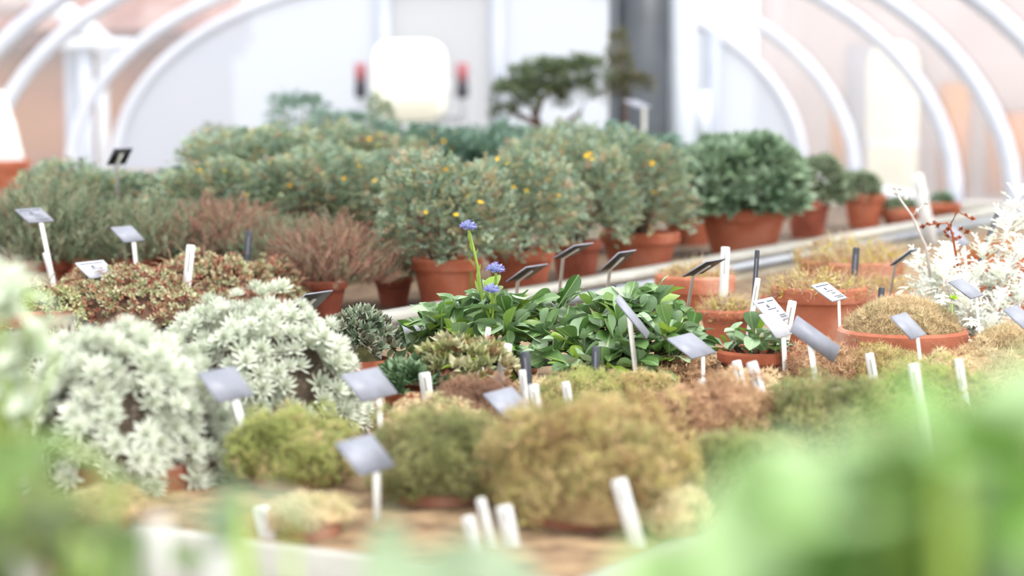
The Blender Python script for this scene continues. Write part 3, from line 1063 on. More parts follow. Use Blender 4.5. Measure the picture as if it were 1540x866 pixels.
def globularia(label, cx, basey, d, clumps, n, s0, pot, name='globularia_plant', meshes=GL, alt=GLG, altp=.5, seed=1, potp=None):
    """clumps: (px, py, radius px, leaf count) rosette hearts above the pot"""
    r_ = random.Random(seed)
    if potp:
        base, dia, h = solve_pot(*potp)
        d = base.y
    else:
        base = at(cx, basey, d)
        base = Vector((base.x, d, BZ))
        dia, h = pot
    r = thing(name, label, 'plant', tuple(base))
    zs = add_pot(r, dia, h, M_TERRA[0])
    mb = MB()
    for px, py, dy, cnt, sc in clumps:
        c = at(px, py, d + dy) - base
        mb.tube([(c.x * .25, c.y * .25, zs - .01), (c.x * .7, c.y * .7, zs + (c.z - zs) * .55), tuple(c)], [.006, .005, .004], 6)
        for i in range(cnt):
            f = (i + .5) / cnt
            a = i * 2.39996 + r_.uniform(-.3, .3)
            el = 1.35 - 1.6 * f + r_.uniform(-.4, .4)
            ax = Vector((math.cos(a) * math.cos(el), math.sin(a) * math.cos(el), math.sin(el)))
            up = Vector((-math.cos(a) * math.sin(el), -math.sin(a) * math.sin(el), math.cos(el))) + Vector((r_.gauss(0, .28), r_.gauss(0, .28), 0))
            L = s0 * sc * (.62 + .45 * f) * r_.uniform(.65, 1.2)
            p = c + Vector((r_.gauss(0, .004), r_.gauss(0, .004), r_.gauss(0, .006)))
            ms = alt if r_.random() < altp else meshes
            if r_.random() < .07:
                ms = GLL
            place_leaf(ms[r_.randrange(4)], r, p, ax, up, L, sx=r_.uniform(.85, 1.2))
    link('crown_stem', mb.mesh('crown_stem', M_BARK, True), r)
    return r, base, d


g1, b1, d1 = globularia('leafy globularia with three blue pompom flowers, sharpest plant on the bench', 735, 575, 3.05,
                        [(690, 478, .0, 24, 1.0), (640, 500, .0, 22, .95), (735, 462, .02, 24, 1.0), (790, 470, .03, 24, 1.0), (845, 465, .05, 20, 1.0), (760, 505, -.05, 20, 1.0),
                         (815, 510, -.04, 20, 1.0), (615, 525, -.02, 14, .8), (690, 515, -.05, 14, .9), (850, 500, -.0, 14, .95), (660, 540, -.06, 14, .8), (720, 535, -.08, 14, .85), (800, 548, -.09, 16, .9), (765, 480, -.03, 18, 1), (665, 492, -.04, 18, 1), (700, 555, -.1, 12, .8), (760, 545, -.1, 14, .85)], 0, .066, (.15, .02), seed=3)
g2, b2, d2 = globularia('leafy globularia without flowers, next to the edge-on grey label', 950, 575, 2.98,
                        [(900, 478, .02, 22, 1.0), (965, 490, .0, 22, 1.0), (985, 462, .02, 20, 1.0), (1020, 495, .0, 20, .95), (930, 520, -.06, 20, .95), (870, 520, -.05, 18, 1.0),
                         (885, 545, -.07, 14, .95), (990, 530, -.05, 16, .9), (835, 535, -.05, 14, 1.0), (960, 550, -.09, 16, .9), (1010, 545, -.07, 14, .85), (925, 490, -.03, 18, 1), (1040, 510, -.02, 16, .9), (905, 560, -.1, 14, .9), (865, 555, -.1, 14, .9), (1000, 505, -.06, 18, 1), (945, 460, .02, 14, 1)], 0, .064, (.15, .02), seed=5)
globularia('small glaucous globularia in a terracotta pot beside the white paired labels', 1138, 0, 0,
           [(1135, 512, .0, 18, 1.0), (1105, 520, .0, 12, .9), (1165, 520, .0, 12, .9), (1135, 525, -.05, 8, .9)], 0, .047, None, seed=9, altp=.75, potp=(1140, 533, 124, .55))

# blue flowers
FLO = [xf(leaf_lance, s=1.0)]


def floret_head():
    n = 230
    d = rand_dir(n)
    d[:, 2] = np.abs(d[:, 2]) * .95 - .15
    d = norm(d)
    return scatter('floret_head', [needle(.07), leaf_lance], d * .72, norm(d + .35 * rand_dir(n)), rand_dir(n), rng.uniform(.3, .55, n), rng.random(n), [M_BLUE])


HEAD = floret_head()
HCORE = MB().lathe([(0, .66), (.3, .62), (.55, .42), (.7, .1), (.6, -.2), (.25, -.4), (0, -.42)], 14).mesh('flower_centre', M_BLUEC, True)
BRACT = mesh('bract', *leaf_t(LANCE, 4, 2, -.25, .5), None, True, [M_STEMG])
for (hx, hy, bx, by, sz, nb_) in ((703, 341, 727, 470, .0125, 8), (744, 405, 741, 480, .0135, 4), (738, 436, 737, 500, .012, 5)):
    dd_ = d1 - .02 if hx != 738 else d1 - .06
    top = at(hx, hy, dd_) - b1
    bot = at(bx, by, dd_ + .02) - b1
    st = [bot + (top - bot) * t_ + Vector((.004 * math.sin(3 * t_), 0, 0)) for t_ in np.linspace(0, 1, 8)]
    s = link('flower_stem', MB().tube(st, [.0022] * 4 + [.0019] * 4, 6).mesh('flower_stem', M_STEMG, True), g1)
    s['label'] = 'lime green flower stem'
    hd = link('flower_head', HCORE, g1, st[-1], (.15, .1, 0), (sz, sz, sz * .8))
    hd['label'] = 'blue violet pompom flower'
    link('floret', HEAD, hd, kind='stuff')
    for k in range(nb_):
        t_ = .12 + .8 * k / nb_
        p = bot + (top - bot) * t_
        a = k * 2.4
        place_leaf(BRACT, s, p, (math.cos(a), math.sin(a) * .5, 1.2), (-math.cos(a), -math.sin(a), .5), .023 * (1.1 - .5 * t_), 'bract')
# upright pointed shoot at the end of the plant
place_leaf(GL[0], g1, at(838, 462, d1) - b1, (.5, -.1, .75), (.3, -1, .2), .06, 'leaf', .7)

# ------------------------------------------------------------------ cushions
MT = [tuft(6, 1.1, .05, s) for s in range(4)]
MTF = [tuft(7, 1.25, .035, 30 + s) for s in range(4)]
MLF = [rosette_t(6, leaf_lance, 60 + s, .2, 1.1) for s in range(3)]


def cushion(label, cx, basey, wpx, hpx, kind, n=1300, sz=.011, pot=None, potz=.022, lumps=0.24, terra=2, name='cushion_plant', tpl=None):
    n = n if pot else int(n * 1.6)
    if pot:
        base, dia, h = solve_pot(*pot)
        z0 = 0.0
        d = base.y
        zs = h
    else:
        base = on(cx, basey, BZ)
        d = base.y
        dia = min(.30, wpx * d / FPX * .66)
        base.y += dia * .6
        base.x *= base.y / d
        d = base.y
        h = .06
        z0 = potz - h
        zs = potz
    r = thing(name, label, 'plant', tuple(base))
    if pot:
        add_pot(r, dia, h, M_TERRA[terra])
        rx = wpx * d / FPX / 2
    else:
        # plunged pot: only its rim stands out of the sand
        R = dia / 2
        link('pot', MB().lathe([(R * .93, .0), (R, .003), (R, potz - .003), (R - .003, potz), (R - .009, potz), (R - .011, potz - .004), (R - .012, .004)], 32).mesh('pot', M_TERRA[terra], True), r)
        rx = wpx * d / FPX / 2
    ht = hpx * d / FPX - (0 if pot else potz * .6)
    ry = min(rx, .16) if not pot else rx
    seed = float(cx % 7)
    link('cushion_core', mound_mesh(rx * .86, ry * .86, ht * .86, MOSSBASE[kind], seed), r, (0, 0, zs - (.02 if pot else .004)))
    a = rng.uniform(0, 6.28, n)
    f = np.arccos(np.clip(1 - rng.random(n) * 1.0, 0, 1)) * 1.0
    dirv = np.stack([np.sin(f) * np.cos(a), np.sin(f) * np.sin(a), np.cos(f) ** (1 if pot else .8)], 1)
    lump = 1 - lumps * .3 + lumps * (.6 * np.sin(4 * a + seed + 3 * f) * np.sin(5 * f + seed) + .5 * np.sin(9 * a - seed + 5 * f) * np.cos(8 * f + seed)) + .05 * rng.normal(size=n)
    pos = dirv * np.array([rx, ry, ht]) * lump[:, None] * .96
    nrm = norm(dirv / np.array([rx, ry, max(ht, .02)]))
    tint = rng.random(n)
    if not pot:
        # tufts gathered into rounded clumps
        nc = max(30, n // 14)
        cid = rng.integers(0, nc, n)
        cc = pos[:nc] * rng.uniform(.82, 1.02, nc)[:, None]
        cc[:, 2] *= 1.0
        ball = norm(rand_dir(n) + nrm[:nc][cid] * .7)
        pos = cc[cid] + ball * (rng.uniform(.012, .022, nc) * (rx / .1) ** .5)[cid][:, None]
        nrm = ball
        ctint = np.clip(.5 + .5 * np.sin(cc[:, 0] * 45 + seed) * np.cos(cc[:, 1] * 40 + 30 * cc[:, 2]) * 1.1 + .18 * rng.normal(size=nc), 0, 1)
        tint = np.clip(.72 * ctint[cid] + .32 * rng.random(n) - .02, 0, 1)
    pos[:, 2] = np.maximum(pos[:, 2], -.004) + zs - (.02 if pot else .004)
    ax = norm(nrm + .5 * rand_dir(n) + np.array([0, 0, .3]))
    if pot:
        patch = .5 + .5 * np.sin(pos[:, 0] * 55 + seed) * np.cos(pos[:, 1] * 48 + 30 * pos[:, 2])
        tint = np.clip(.4 * patch + .6 * tint, 0, 1)
    me = scatter('foliage', tpl or MT, pos, ax, rand_dir(n), rng.uniform(.7, 1.35, n) * sz, tint, [MOSS[kind]])
    link('foliage', me, r, kind='stuff')
    return r


# straw domes in focus
cushion('straw-coloured dome cushion filling a shallow terracotta pan', 1352, 0, 178, 64, 'straw', 3000, .0115, pot=(1357, 505, 196, .42), tpl=MTF, lumps=.05)
cushion('smaller straw-coloured dome cushion in a pan at the bench side', 1518, 0, 124, 52, 'straw', 2200, .0115, pot=(1520, 532, 124, .5), tpl=MTF, lumps=.05)
for args in (
    ('green and orange-brown cushion in front of the silver rosettes', 440, 742, 190, 92, 'green', 1800, .012),
    ('dark olive cushion behind the grey leaf in the front row', 662, 768, 215, 118, 'olive', 2000, .012),
    ('sandy orange cushion with a bare smooth top behind the olive one', 645, 690, 160, 66, 'tan', 900, .007),
    ('dark brown dry cushion in front of the small clay pot', 712, 668, 150, 74, 'dark', 1500, .009),
    ('largest yellow-green cushion in the front row behind the lone white stick', 888, 806, 310, 168, 'mixed', 3200, .013),
    ('low green cushion at the foot of the flowering globularia', 878, 645, 150, 62, 'green', 1200, .011),
    ('low brown cushion at the foot of the second globularia', 965, 640, 120, 62, 'mixed', 1000, .010),
    ('big reddish brown cushion beside the largest yellow-green one', 1080, 702, 200, 108, 'brown', 1800, .011),
    ('small reddish brown cushion under the second globularia', 1034, 596, 100, 50, 'brown', 900, .009),
    ('rough brown cushion behind the tilted blank label', 1236, 606, 165, 66, 'brown', 1400, .010),
    ('brown-green cushion in front of the straw dome pan', 1330, 606, 150, 62, 'mixed', 1300, .010),
    ('tan cushion between the white sticks and the brown cushions', 1118, 632, 110, 58, 'tan', 900, .010),
    ('wide olive green cushion behind the bright leaves', 1250, 712, 230, 118, 'olive', 1900, .012),
    ('tan-green cushion in front of the smaller straw dome', 1465, 618, 160, 74, 'tan', 1300, .010),
    ('pale green cushion half behind the bright leaves', 1400, 672, 210, 96, 'green', 1600, .012),
    ('small tan cushion beside the dark stake below the globularia', 812, 632, 95, 44, 'tan', 700, .009),
    ('flat pale green cushion at the bench corner', 1120, 772, 190, 92, 'olive', 1300, .012),
    ('low sandy cushion next to the lone white stick', 1010, 812, 110, 50, 'tan', 600, .009),
    ('low sandy cushion near the pair of white sticks in front', 470, 815, 130, 40, 'tan', 600, .008),
    ('low orange sandy cushion below the silver rosettes', 158, 806, 120, 44, 'tan', 600, .008),
):
    cushion(*args)

# ------------------------------------------------------------------ small leafy pans
def rosette_pan(label, cx, basey, wpx, hpx, mat, n, leaf, nl, sz, pot=None, name='rosette_plant', seed=2, high=1.25, terra=0):
    if pot:
        base, dia, h = solve_pot(*pot)
    else:
        base, dia, h = on(cx, basey, BZ), wpx * on(cx, basey, BZ).y / FPX * .7, .04
    d = base.y
    r = thing(name, label, 'plant', tuple(base))
    zs = add_pot(r, dia, h, M_TERRA[terra])
    rx, ht = wpx * d / FPX / 2, hpx * d / FPX
    var = [mesh('rosette', *rosette_t(nl, leaf, seed * 10 + k, .1, high), None, False, [mat]) for k in range(3)]
    link('old_growth', mound_mesh(rx * .62, rx * .6, ht * .5, MOSSBASE['olive'], seed), r, (0, 0, zs - .01))
    g = 0
    while g < n:
        a = rng.uniform(0, 6.28)
        rr = math.sqrt(rng.random())
        p = Vector((rx * .9 * rr * math.cos(a), rx * .85 * rr * math.sin(a), zs + .012 + ht * .8 * math.sqrt(max(0, 1 - rr * rr * .95)) * rng.uniform(.7, 1.05)))
        ax = Vector((math.cos(a) * rr * 1.0, math.sin(a) * rr * 1.0, 1)) + Vector((rng.normal() * .25, rng.normal() * .25, 0))
        place_leaf(var[int(rng.integers(0, 3))], r, p, ax, (rng.normal(), rng.normal(), .1), sz * rng.uniform(.75, 1.25), 'rosette')
        g += 1
    return r


M_SEMP = material('saxifrage_leaf', [(120, 128, 84), (160, 164, 122), (186, 180, 146), (140, 146, 84), (160, 122, 96)], 'obj', rough=.5, trans=.15, noise=.4, nscale=60)
M_GREYL = material('grey_green_rosette', [(84, 100, 78), (120, 134, 108), (150, 156, 136), (104, 96, 78)], 'obj', rough=.5, trans=.12, noise=.4, nscale=60)
M_DKG = material('dark_green_rosette', [(60, 86, 54), (92, 118, 82), (130, 150, 116)], 'obj', rough=.45, trans=.12, noise=.4, nscale=60)
rosette_pan('olive and cream rosettes in the small clay pot before the globularia', 690, 0, 185, 82, M_SEMP, 130, leaf_small, 10, .0165, pot=(697, 574, 90, .6), high=1.1)
rosette_pan('grey-green rosettes between the silver plant and the globularia', 540, 578, 140, 98, M_GREYL, 170, leaf_small, 9, .017, seed=3)
rosette_pan('dark green rosettes below the grey plate, beside the broad white stick', 612, 628, 110, 60, M_DKG, 60, leaf_small, 12, .019, seed=4)
lm = bpy.data.objects.new

# ------------------------------------------------------------------ silver rosette plant (two mounds)
SILV_T = rosette_t(26, leaf_t(LANCE, 3, 2, .35, .5), 5, .05, 1.5)
SILV = [mesh('rosette', *rosette_t(34, leaf_t([(0, .05), (.3, .10), (.6, .11), (.85, .08), (1, .02)], 3, 2, .12, .5), k, .02, 1.5), None, False, [M_SILV]) for k in range(4)]
DEAD_T = [heath_sprig(70 + s, 12) for s in range(3)]


def silver(label, cx, basey, wpx, topy, n, ry, sz, terra=1, pr=.11, seed=1, stretch=1.0):
    base = on(cx, basey, BZ)
    base.y += ry * .9
    base.x = at(cx, 300, base.y).x
    d = base.y
    r = thing('silver_rosette_plant', label, 'plant', tuple(base))
    zs = add_pot(r, pr * 2, .09, M_TERRA[terra], z0=-.062)
    pt = at(cx, topy, d)
    rx, ht = wpx * d / FPX / 2, pt.z - BZ
    link('old_growth', mound_mesh(rx * .80, ry * .80, ht * .84, material('dead_core_%d' % seed, [(70, 58, 48), (112, 98, 84)], rough=.95, nscale=40, bump=.6), seed), r, (0, 0, .005))
    m = 500
    a = rng.uniform(0, 6.28, m)
    f = np.arccos(1 - rng.random(m) * .98)
    dv_ = np.stack([np.sin(f) * np.cos(a), np.sin(f) * np.sin(a), np.cos(f)], 1)
    pos = dv_ * np.array([rx, ry, ht]) * .8
    me = scatter('dead_leaf', DEAD_T, pos, norm(dv_ + .6 * rand_dir(m)), rand_dir(m), rng.uniform(.7, 1.3, m) * .026, rng.random(m), [M_SILVD])
    link('dead_leaf', me, r, kind='stuff')
    k = 0
    pts = []
    tries = 0
    while k < n and tries < n * 30:
        tries += 1
        a = rng.uniform(0, 6.28)
        if math.sin(a) > .35 and rng.random() < .75:
            continue
        f = math.acos(1 - rng.random() * .97)
        dvv = Vector((math.sin(f) * math.cos(a), math.sin(f) * math.sin(a), math.cos(f)))
        w = 1 + .07 * math.sin(5 * a + seed) * math.sin(4 * f + seed)
        w *= rng.uniform(.9, 1.07)
        p = Vector((dvv.x * rx, dvv.y * ry, dvv.z * ht + .004)) * w
        # gaps show the dead stems low on the mound
        gap = math.sin(7 * a + seed * 2) * math.sin(6 * f + seed)
        if f > .8 and gap > .3:
            continue
        if any((p - q_).length < sz * .8 for q_ in pts):
            continue
        pts.append(p)
        nm = Vector((dvv.x / rx, dvv.y / ry, dvv.z / ht)).normalized()
        ax = nm + Vector((rng.normal() * .22, rng.normal() * .22, .25 + rng.normal() * .1))
        place_leaf(SILV[int(rng.integers(0, 4))], r, p - nm * sz * .35, ax, (rng.normal(), rng.normal(), .1), sz * rng.uniform(.8, 1.2), 'rosette')
        k += 1
    return r


silver('large mound of silvery white rosettes with its clay pot showing below', 380, 672, 345, 456, 300, .13, .0185, seed=1)
silver('silvery rosette mound nearer the aisle, half behind green blades', 176, 748, 335, 506, 300, .13, .0195, seed=2)
silver('low silvery rosette mound at the bench end behind woolly leaves', 30, 700, 180, 520, 150, .11, .0175, seed=3)

# ------------------------------------------------------------------ white felted bush
def lobed(seed):
    r_ = random.Random(seed)
    parts = [leaf_t([(0, .025), (.5, .06), (.8, .06), (1, .01)], 5, 2, .2, .4)]
    for t_, L in ((.3, .3), (.48, .38), (.66, .36), (.82, .26)):
        for s in (-1, 1):
            lf = leaf_t([(0, .1), (.5, .14), (.8, .17), (1, .03)], 3, 2, .2, .3)
            parts.append(xf(lf, (0, t_, -.2 * t_ * t_), rx=r_.uniform(-.1, .6), ry=r_.uniform(-.4, .4), rz=-s * r_.uniform(.7, 1.1), s=L * r_.uniform(.85, 1.15)))
    return merge(parts)


FELT = [mesh('leaf', *lobed(s), None, False, [M_WOOL]) for s in range(4)]
fb = on(1470, 545, BZ)
fb = Vector((at(1462, 300, 3.45).x, 3.45, BZ))
felt = thing('silver_bush', 'white felted bush with deeply lobed leaves and rusty dried flowers', 'plant', tuple(fb))
zs = add_pot(felt, .16, .12, M_TERRA[0], z0=-.09)
mb = MB()
r_ = random.Random(12)
cnt = 0
for px, py, dy, m_, sp in ((1425, 395, 0, 26, 1), (1400, 430, .0, 26, 1), (1440, 440, -.04, 24, 1), (1470, 425, .02, 24, 1), (1400, 470, -.05, 20, 1), (1450, 480, -.06, 20, 1),
                           (1530, 300, .06, 14, .9), (1515, 345, .05, 20, 1), (1535, 380, .0, 24, 1), (1510, 420, -.02, 24, 1), (1535, 450, -.04, 22, 1), (1480, 385, .05, 18, 1),
                           (1385, 400, .04, 14, 1), (1415, 495, -.08, 20, 1), (1485, 500, -.08, 20, 1), (1380, 450, 0, 18, 1), (1420, 415, -.06, 18, 1), (1460, 455, -.1, 20, 1), (1545, 490, -.08, 18, 1), (1500, 465, -.06, 18, 1), (1560, 410, .0, 18, 1), (1550, 340, .08, 14, 1)):
    c = at(px, py, 3.45 + dy) - fb
    mb.tube([(c.x * .12, c.y * .12, zs - .01), (c.x * .6, c.y * .6, zs + (c.z - zs) * .6), tuple(c)], [.005, .004, .003], 6)
    for i in range(m_):
        f = (i + .5) / m_
        a = i * 2.4 + r_.uniform(-.3, .3)
        el = 1.4 - 1.9 * f
        ax = Vector((math.cos(a) * math.cos(el), math.sin(a) * math.cos(el), math.sin(el)))
        up = Vector((-math.cos(a) * math.sin(el), -math.sin(a) * math.sin(el), math.cos(el)))
        place_leaf(FELT[r_.randrange(4)], felt, c - ax * -.004 - Vector((0, 0, .03 * f)), ax, up, .042 * sp * r_.uniform(.7, 1.2))
link('felt_stem', mb.mesh('felt_stem', M_WOOLD, True), felt)
# bare flower stalks
sm = MB()
k0, k1, k2 = at(1392, 370, 3.4) - fb, at(1372, 325, 3.4) - fb, at(1347, 290, 3.4) - fb
sm.tube([at(1400, 420, 3.42) - fb, k0, k1, k2], [.0028, .0025, .002, .0016], 6)
sm.tube([k1, at(1385, 312, 3.4) - fb, at(1392, 305, 3.4) - fb], [.0018, .0015, .0012], 5)
for p in ((1347, 290), (1362, 298), (1392, 305), (1353, 284), (1378, 318), (1344, 283)):
    q_ = at(p[0], p[1], 3.4) - fb
    sm.tube([q_ - Vector((0, 0, .003)), q_ + Vector((.002, 0, .005))], [.004, .0022], 6)
link('flower_stalk', sm.mesh('flower_stalk', M_WOOLD, True), felt)
sm = MB()
sm.tube([at(1440, 400, 3.42) - fb, at(1432, 350, 3.4) - fb, at(1425, 335, 3.4) - fb, at(1395, 338, 3.4) - fb], [.0026, .002, .0016, .001], 5)
sm.tube([at(1428, 340, 3.4) - fb, at(1440, 318, 3.4) - fb, at(1462, 330, 3.4) - fb], [.0018, .0015, .001], 5)
link('flower_stalk', sm.mesh('flower_stalk', M_RUST, True), felt)
DRIED = mesh('dried_flower', *rosette_t(12, leaf_t(OVAL, 2, 2, -.3, .6), 91, .1, 1.2), None, False, [M_RUST])
for p in ((1395, 338), (1388, 342), (1405, 336), (1412, 340), (1426, 346), (1432, 352), (1424, 356), (1436, 360), (1443, 358), (1430, 340), (1440, 320), (1452, 324), (1462, 330), (1446, 345), (1455, 350), (1420, 350)):
    place_leaf(DRIED, felt, at(p[0], p[1], 3.4 + r_.uniform(-.015, .015)) - fb, (r_.gauss(0, .6), -.3, .6), (r_.gauss(0, 1), 1, .2), r_.uniform(.006, .009), 'dried_flower')
for p in ((1432, 452), (1420, 470), (1438, 456)):
    pass
LIMEL = mesh('young_leaf', *rosette_t(7, leaf_small, 33, .1, 1.0), None, False, [M_LIME])
lw = thing('seedling', 'tiny lime green seedling pair at the foot of the white felted bush', 'plant', tuple(Vector((at(1432, 452, 3.2).x, 3.2, BZ))))
link('stem', MB().tube([(0, 0, -.01), (0, 0, at(1432, 456, 3.2).z - BZ)], .0015, 5).mesh('stem', M_STEMG), lw)
for p in ((1434, 450), (1421, 470)):
    place_leaf(LIMEL, lw, at(p[0], p[1], 3.2) - Vector(lw.location), (0, -.4, 1), (1, 0, 0), .011, 'young_leaf')
link('stem', MB().tube([(0, 0, .02), tuple(at(1421, 472, 3.2) - Vector(lw.location))], .0012, 5).mesh('stem', M_STEMG), lw)

# ------------------------------------------------------------------ dry plants in the pots beyond
DRY_T = [heath_sprig(90 + s, 7) for s in range(4)] + [xf(rosette_t(5, leaf_lance, 95, .2, 1.2), s=.6)]


def dry_pot(label, cx, topy, wpx, pot, n=420, mat=M_DRY, terra=2, sz=.024, name='dry_plant', spill=1.0):
    n = int(n * 1.6)
    base, dia, h = solve_pot(*pot)
    d = base.y
    r = thing(name, label, 'plant', tuple(base))
    zs = add_pot(r, dia, h, M_TERRA[terra], M_GRIT)
    pt = at(cx, topy, d)
    rx, ht = wpx * d / FPX / 2, max(.02, pt.z - BZ - zs)
    a = rng.uniform(0, 6.28, n)
    rad = np.sqrt(rng.random(n))
    z = zs + ht * rng.uniform(0, .8, n) * np.sqrt(1 - .8 * rad ** 2)
    pos = np.stack([pt.x - base.x + rx * rad * np.cos(a), rx * rad * np.sin(a), z], 1)
    ax = norm(np.stack([np.cos(a) * rad, np.sin(a) * rad, np.full(n, .7)], 1) + .7 * rand_dir(n))
    me = scatter('foliage', DRY_T, pos, ax, rand_dir(n), rng.uniform(.6, 1.2, n) * sz, rng.random(n), [mat])
    link('foliage', me, r, kind='stuff')
    return r


dry_pot('straw stems in the terracotta pot touching the divider board', 1045, 388, 110, (1045, 418, 122, .5), 360)
dry_pot('sparse dry tufts in the small clay pot below the divider pot', 1092, 440, 74, (1092, 468, 84, .6), 300)
dry_pot('pale dry mat in the big terracotta pot behind the paired white labels', 1235, 402, 150, (1232, 436, 144, .66), 560)
dry_pot('yellowish dry mat in the wide clay pan behind the dark stake', 1282, 344, 170, (1280, 397, 156, .4), 800)
dry_pot('orange-brown sedum in a terracotta pot behind the white felted bush', 1500, 350, 130, (1500, 392, 130, .6), 600, M_ORANGE, 0, .022)
dry_pot('yellow-green dry tuft at the foot of the divider board', 1180, 410, 60, (1172, 446, 56, .5), 220)
dry_pot('pale wisps in a low clay pan beside the bent dark label', 1330, 408, 90, (1330, 440, 96, .4), 300)

# ------------------------------------------------------------------ bonsai and conifer
bz = Vector((at(820, 300, 7.7).x, 7.7, BZ))
bon = thing('bonsai_tree', 'small gnarled bonsai with flat dark leaf pads against the milky wall', 'tree', tuple(bz))
zs = add_pot(bon, .26, .10, M_TERRA[1])


def bpt(px, py, d=7.7):
    return at(px, py, d) - bz


tr = MB()
tr.tube([(0, 0, zs - .01), bpt(825, 215), bpt(812, 190), bpt(800, 165)], [.028, .022, .016, .01], 8)
link('trunk', tr.mesh('trunk', M_BARK, True), bon)
for pts_ in ([(822, 210), (845, 190), (872, 170), (880, 150)], [(812, 190), (785, 175), (765, 165)], [(806, 175), (815, 150), (830, 135)]):
    link('branch', MB().tube([bpt(*p) for p in pts_], [.014, .011, .008, .005][:len(pts_)], 6).mesh('branch', M_BARK, True), bon)
M_BON = material('bonsai_leaf', [(64, 80, 58), (92, 108, 78), (122, 134, 102), (104, 116, 70)], 'attr', rough=.6, trans=.15)
for k, (px, py, rw, rh) in enumerate([(772, 148, 34, 30), (805, 128, 44, 34), (845, 122, 46, 30), (882, 112, 34, 26), (815, 150, 40, 22), (868, 140, 30, 18), (760, 172, 22, 14)]):
    f = link('leaf_pad', shrub_mesh(k % 5, M_BON, 300, .36), bon, bpt(px, py), (0, 0, k), (rw * 7.7 / FPX, rw * 7.7 / FPX, rh * 7.7 / FPX), 'stuff')
cz_ = Vector((at(938, 300, 8.0).x, 8.0, BZ))
con = thing('clipped_conifer', 'slim olive conifer in front of the dark steel column', 'tree', tuple(cz_))
zs = add_pot(con, .2, .14, M_TERRA[1])
link('trunk', MB().tube([(0, 0, zs - .01), (.005, 0, .4), tuple(at(930, 70, 8.0) - cz_)], [.012, .009, .004], 6).mesh('trunk', M_BARK, True), con)
M_CON = material('conifer_leaf', [(70, 76, 56), (98, 102, 74), (124, 124, 94), (112, 96, 70)], 'attr', rough=.7, trans=.1)
for k, (px, py, rw, rh) in enumerate([(930, 72, 16, 24), (932, 105, 20, 22), (945, 128, 32, 16), (925, 140, 20, 22), (955, 125, 20, 14)]):
    link('leaf_pad', shrub_mesh((k + 2) % 5, M_CON, 220, .4), con, at(px, py, 8.0) - cz_, (0, 0, k), (rw * 8 / FPX, rw * 8 / FPX, rh * 8 / FPX), 'stuff')

# shelf and pot at the side wall
sh = thing('side_shelf', 'timber shelf along the side wall beneath the curved glazing', 'shelf', (-2.40, 8.6, 0))
link('shelf_top', MB().box((-.2, 0, .80), (.2, 4.0, .84)).mesh('shelf_top', M_WOOD), sh)
for y in (.15, 3.85):
    for x in (-.15, .15):
        link('leg', MB().box((x - .03, y - .03, 0), (x + .03, y + .03, .8)).mesh('leg', M_WOOD), sh)
pp = at(4, 262, 9.4)
wp = thing('covered_pot', 'wide terracotta pot under a white cone cover on the side shelf', 'pot', (pp.x, 9.4, .84))
link('pot', pot_mesh(.26, .16, M_TERRA[0]), wp)
link('cone_cover', MB().lathe([(.105, .12), (.1, .16), (.06, .34), (.012, .48), (0, .485)], 20).mesh('cone_cover', M_WHITE, True), wp)
link('soil', MB().lathe([(.12, .13), (0, .135)], 20).mesh('soil', M_SOIL, True), wp)

# ------------------------------------------------------------------ plant labels
FACE = -V          # labels face the aisle


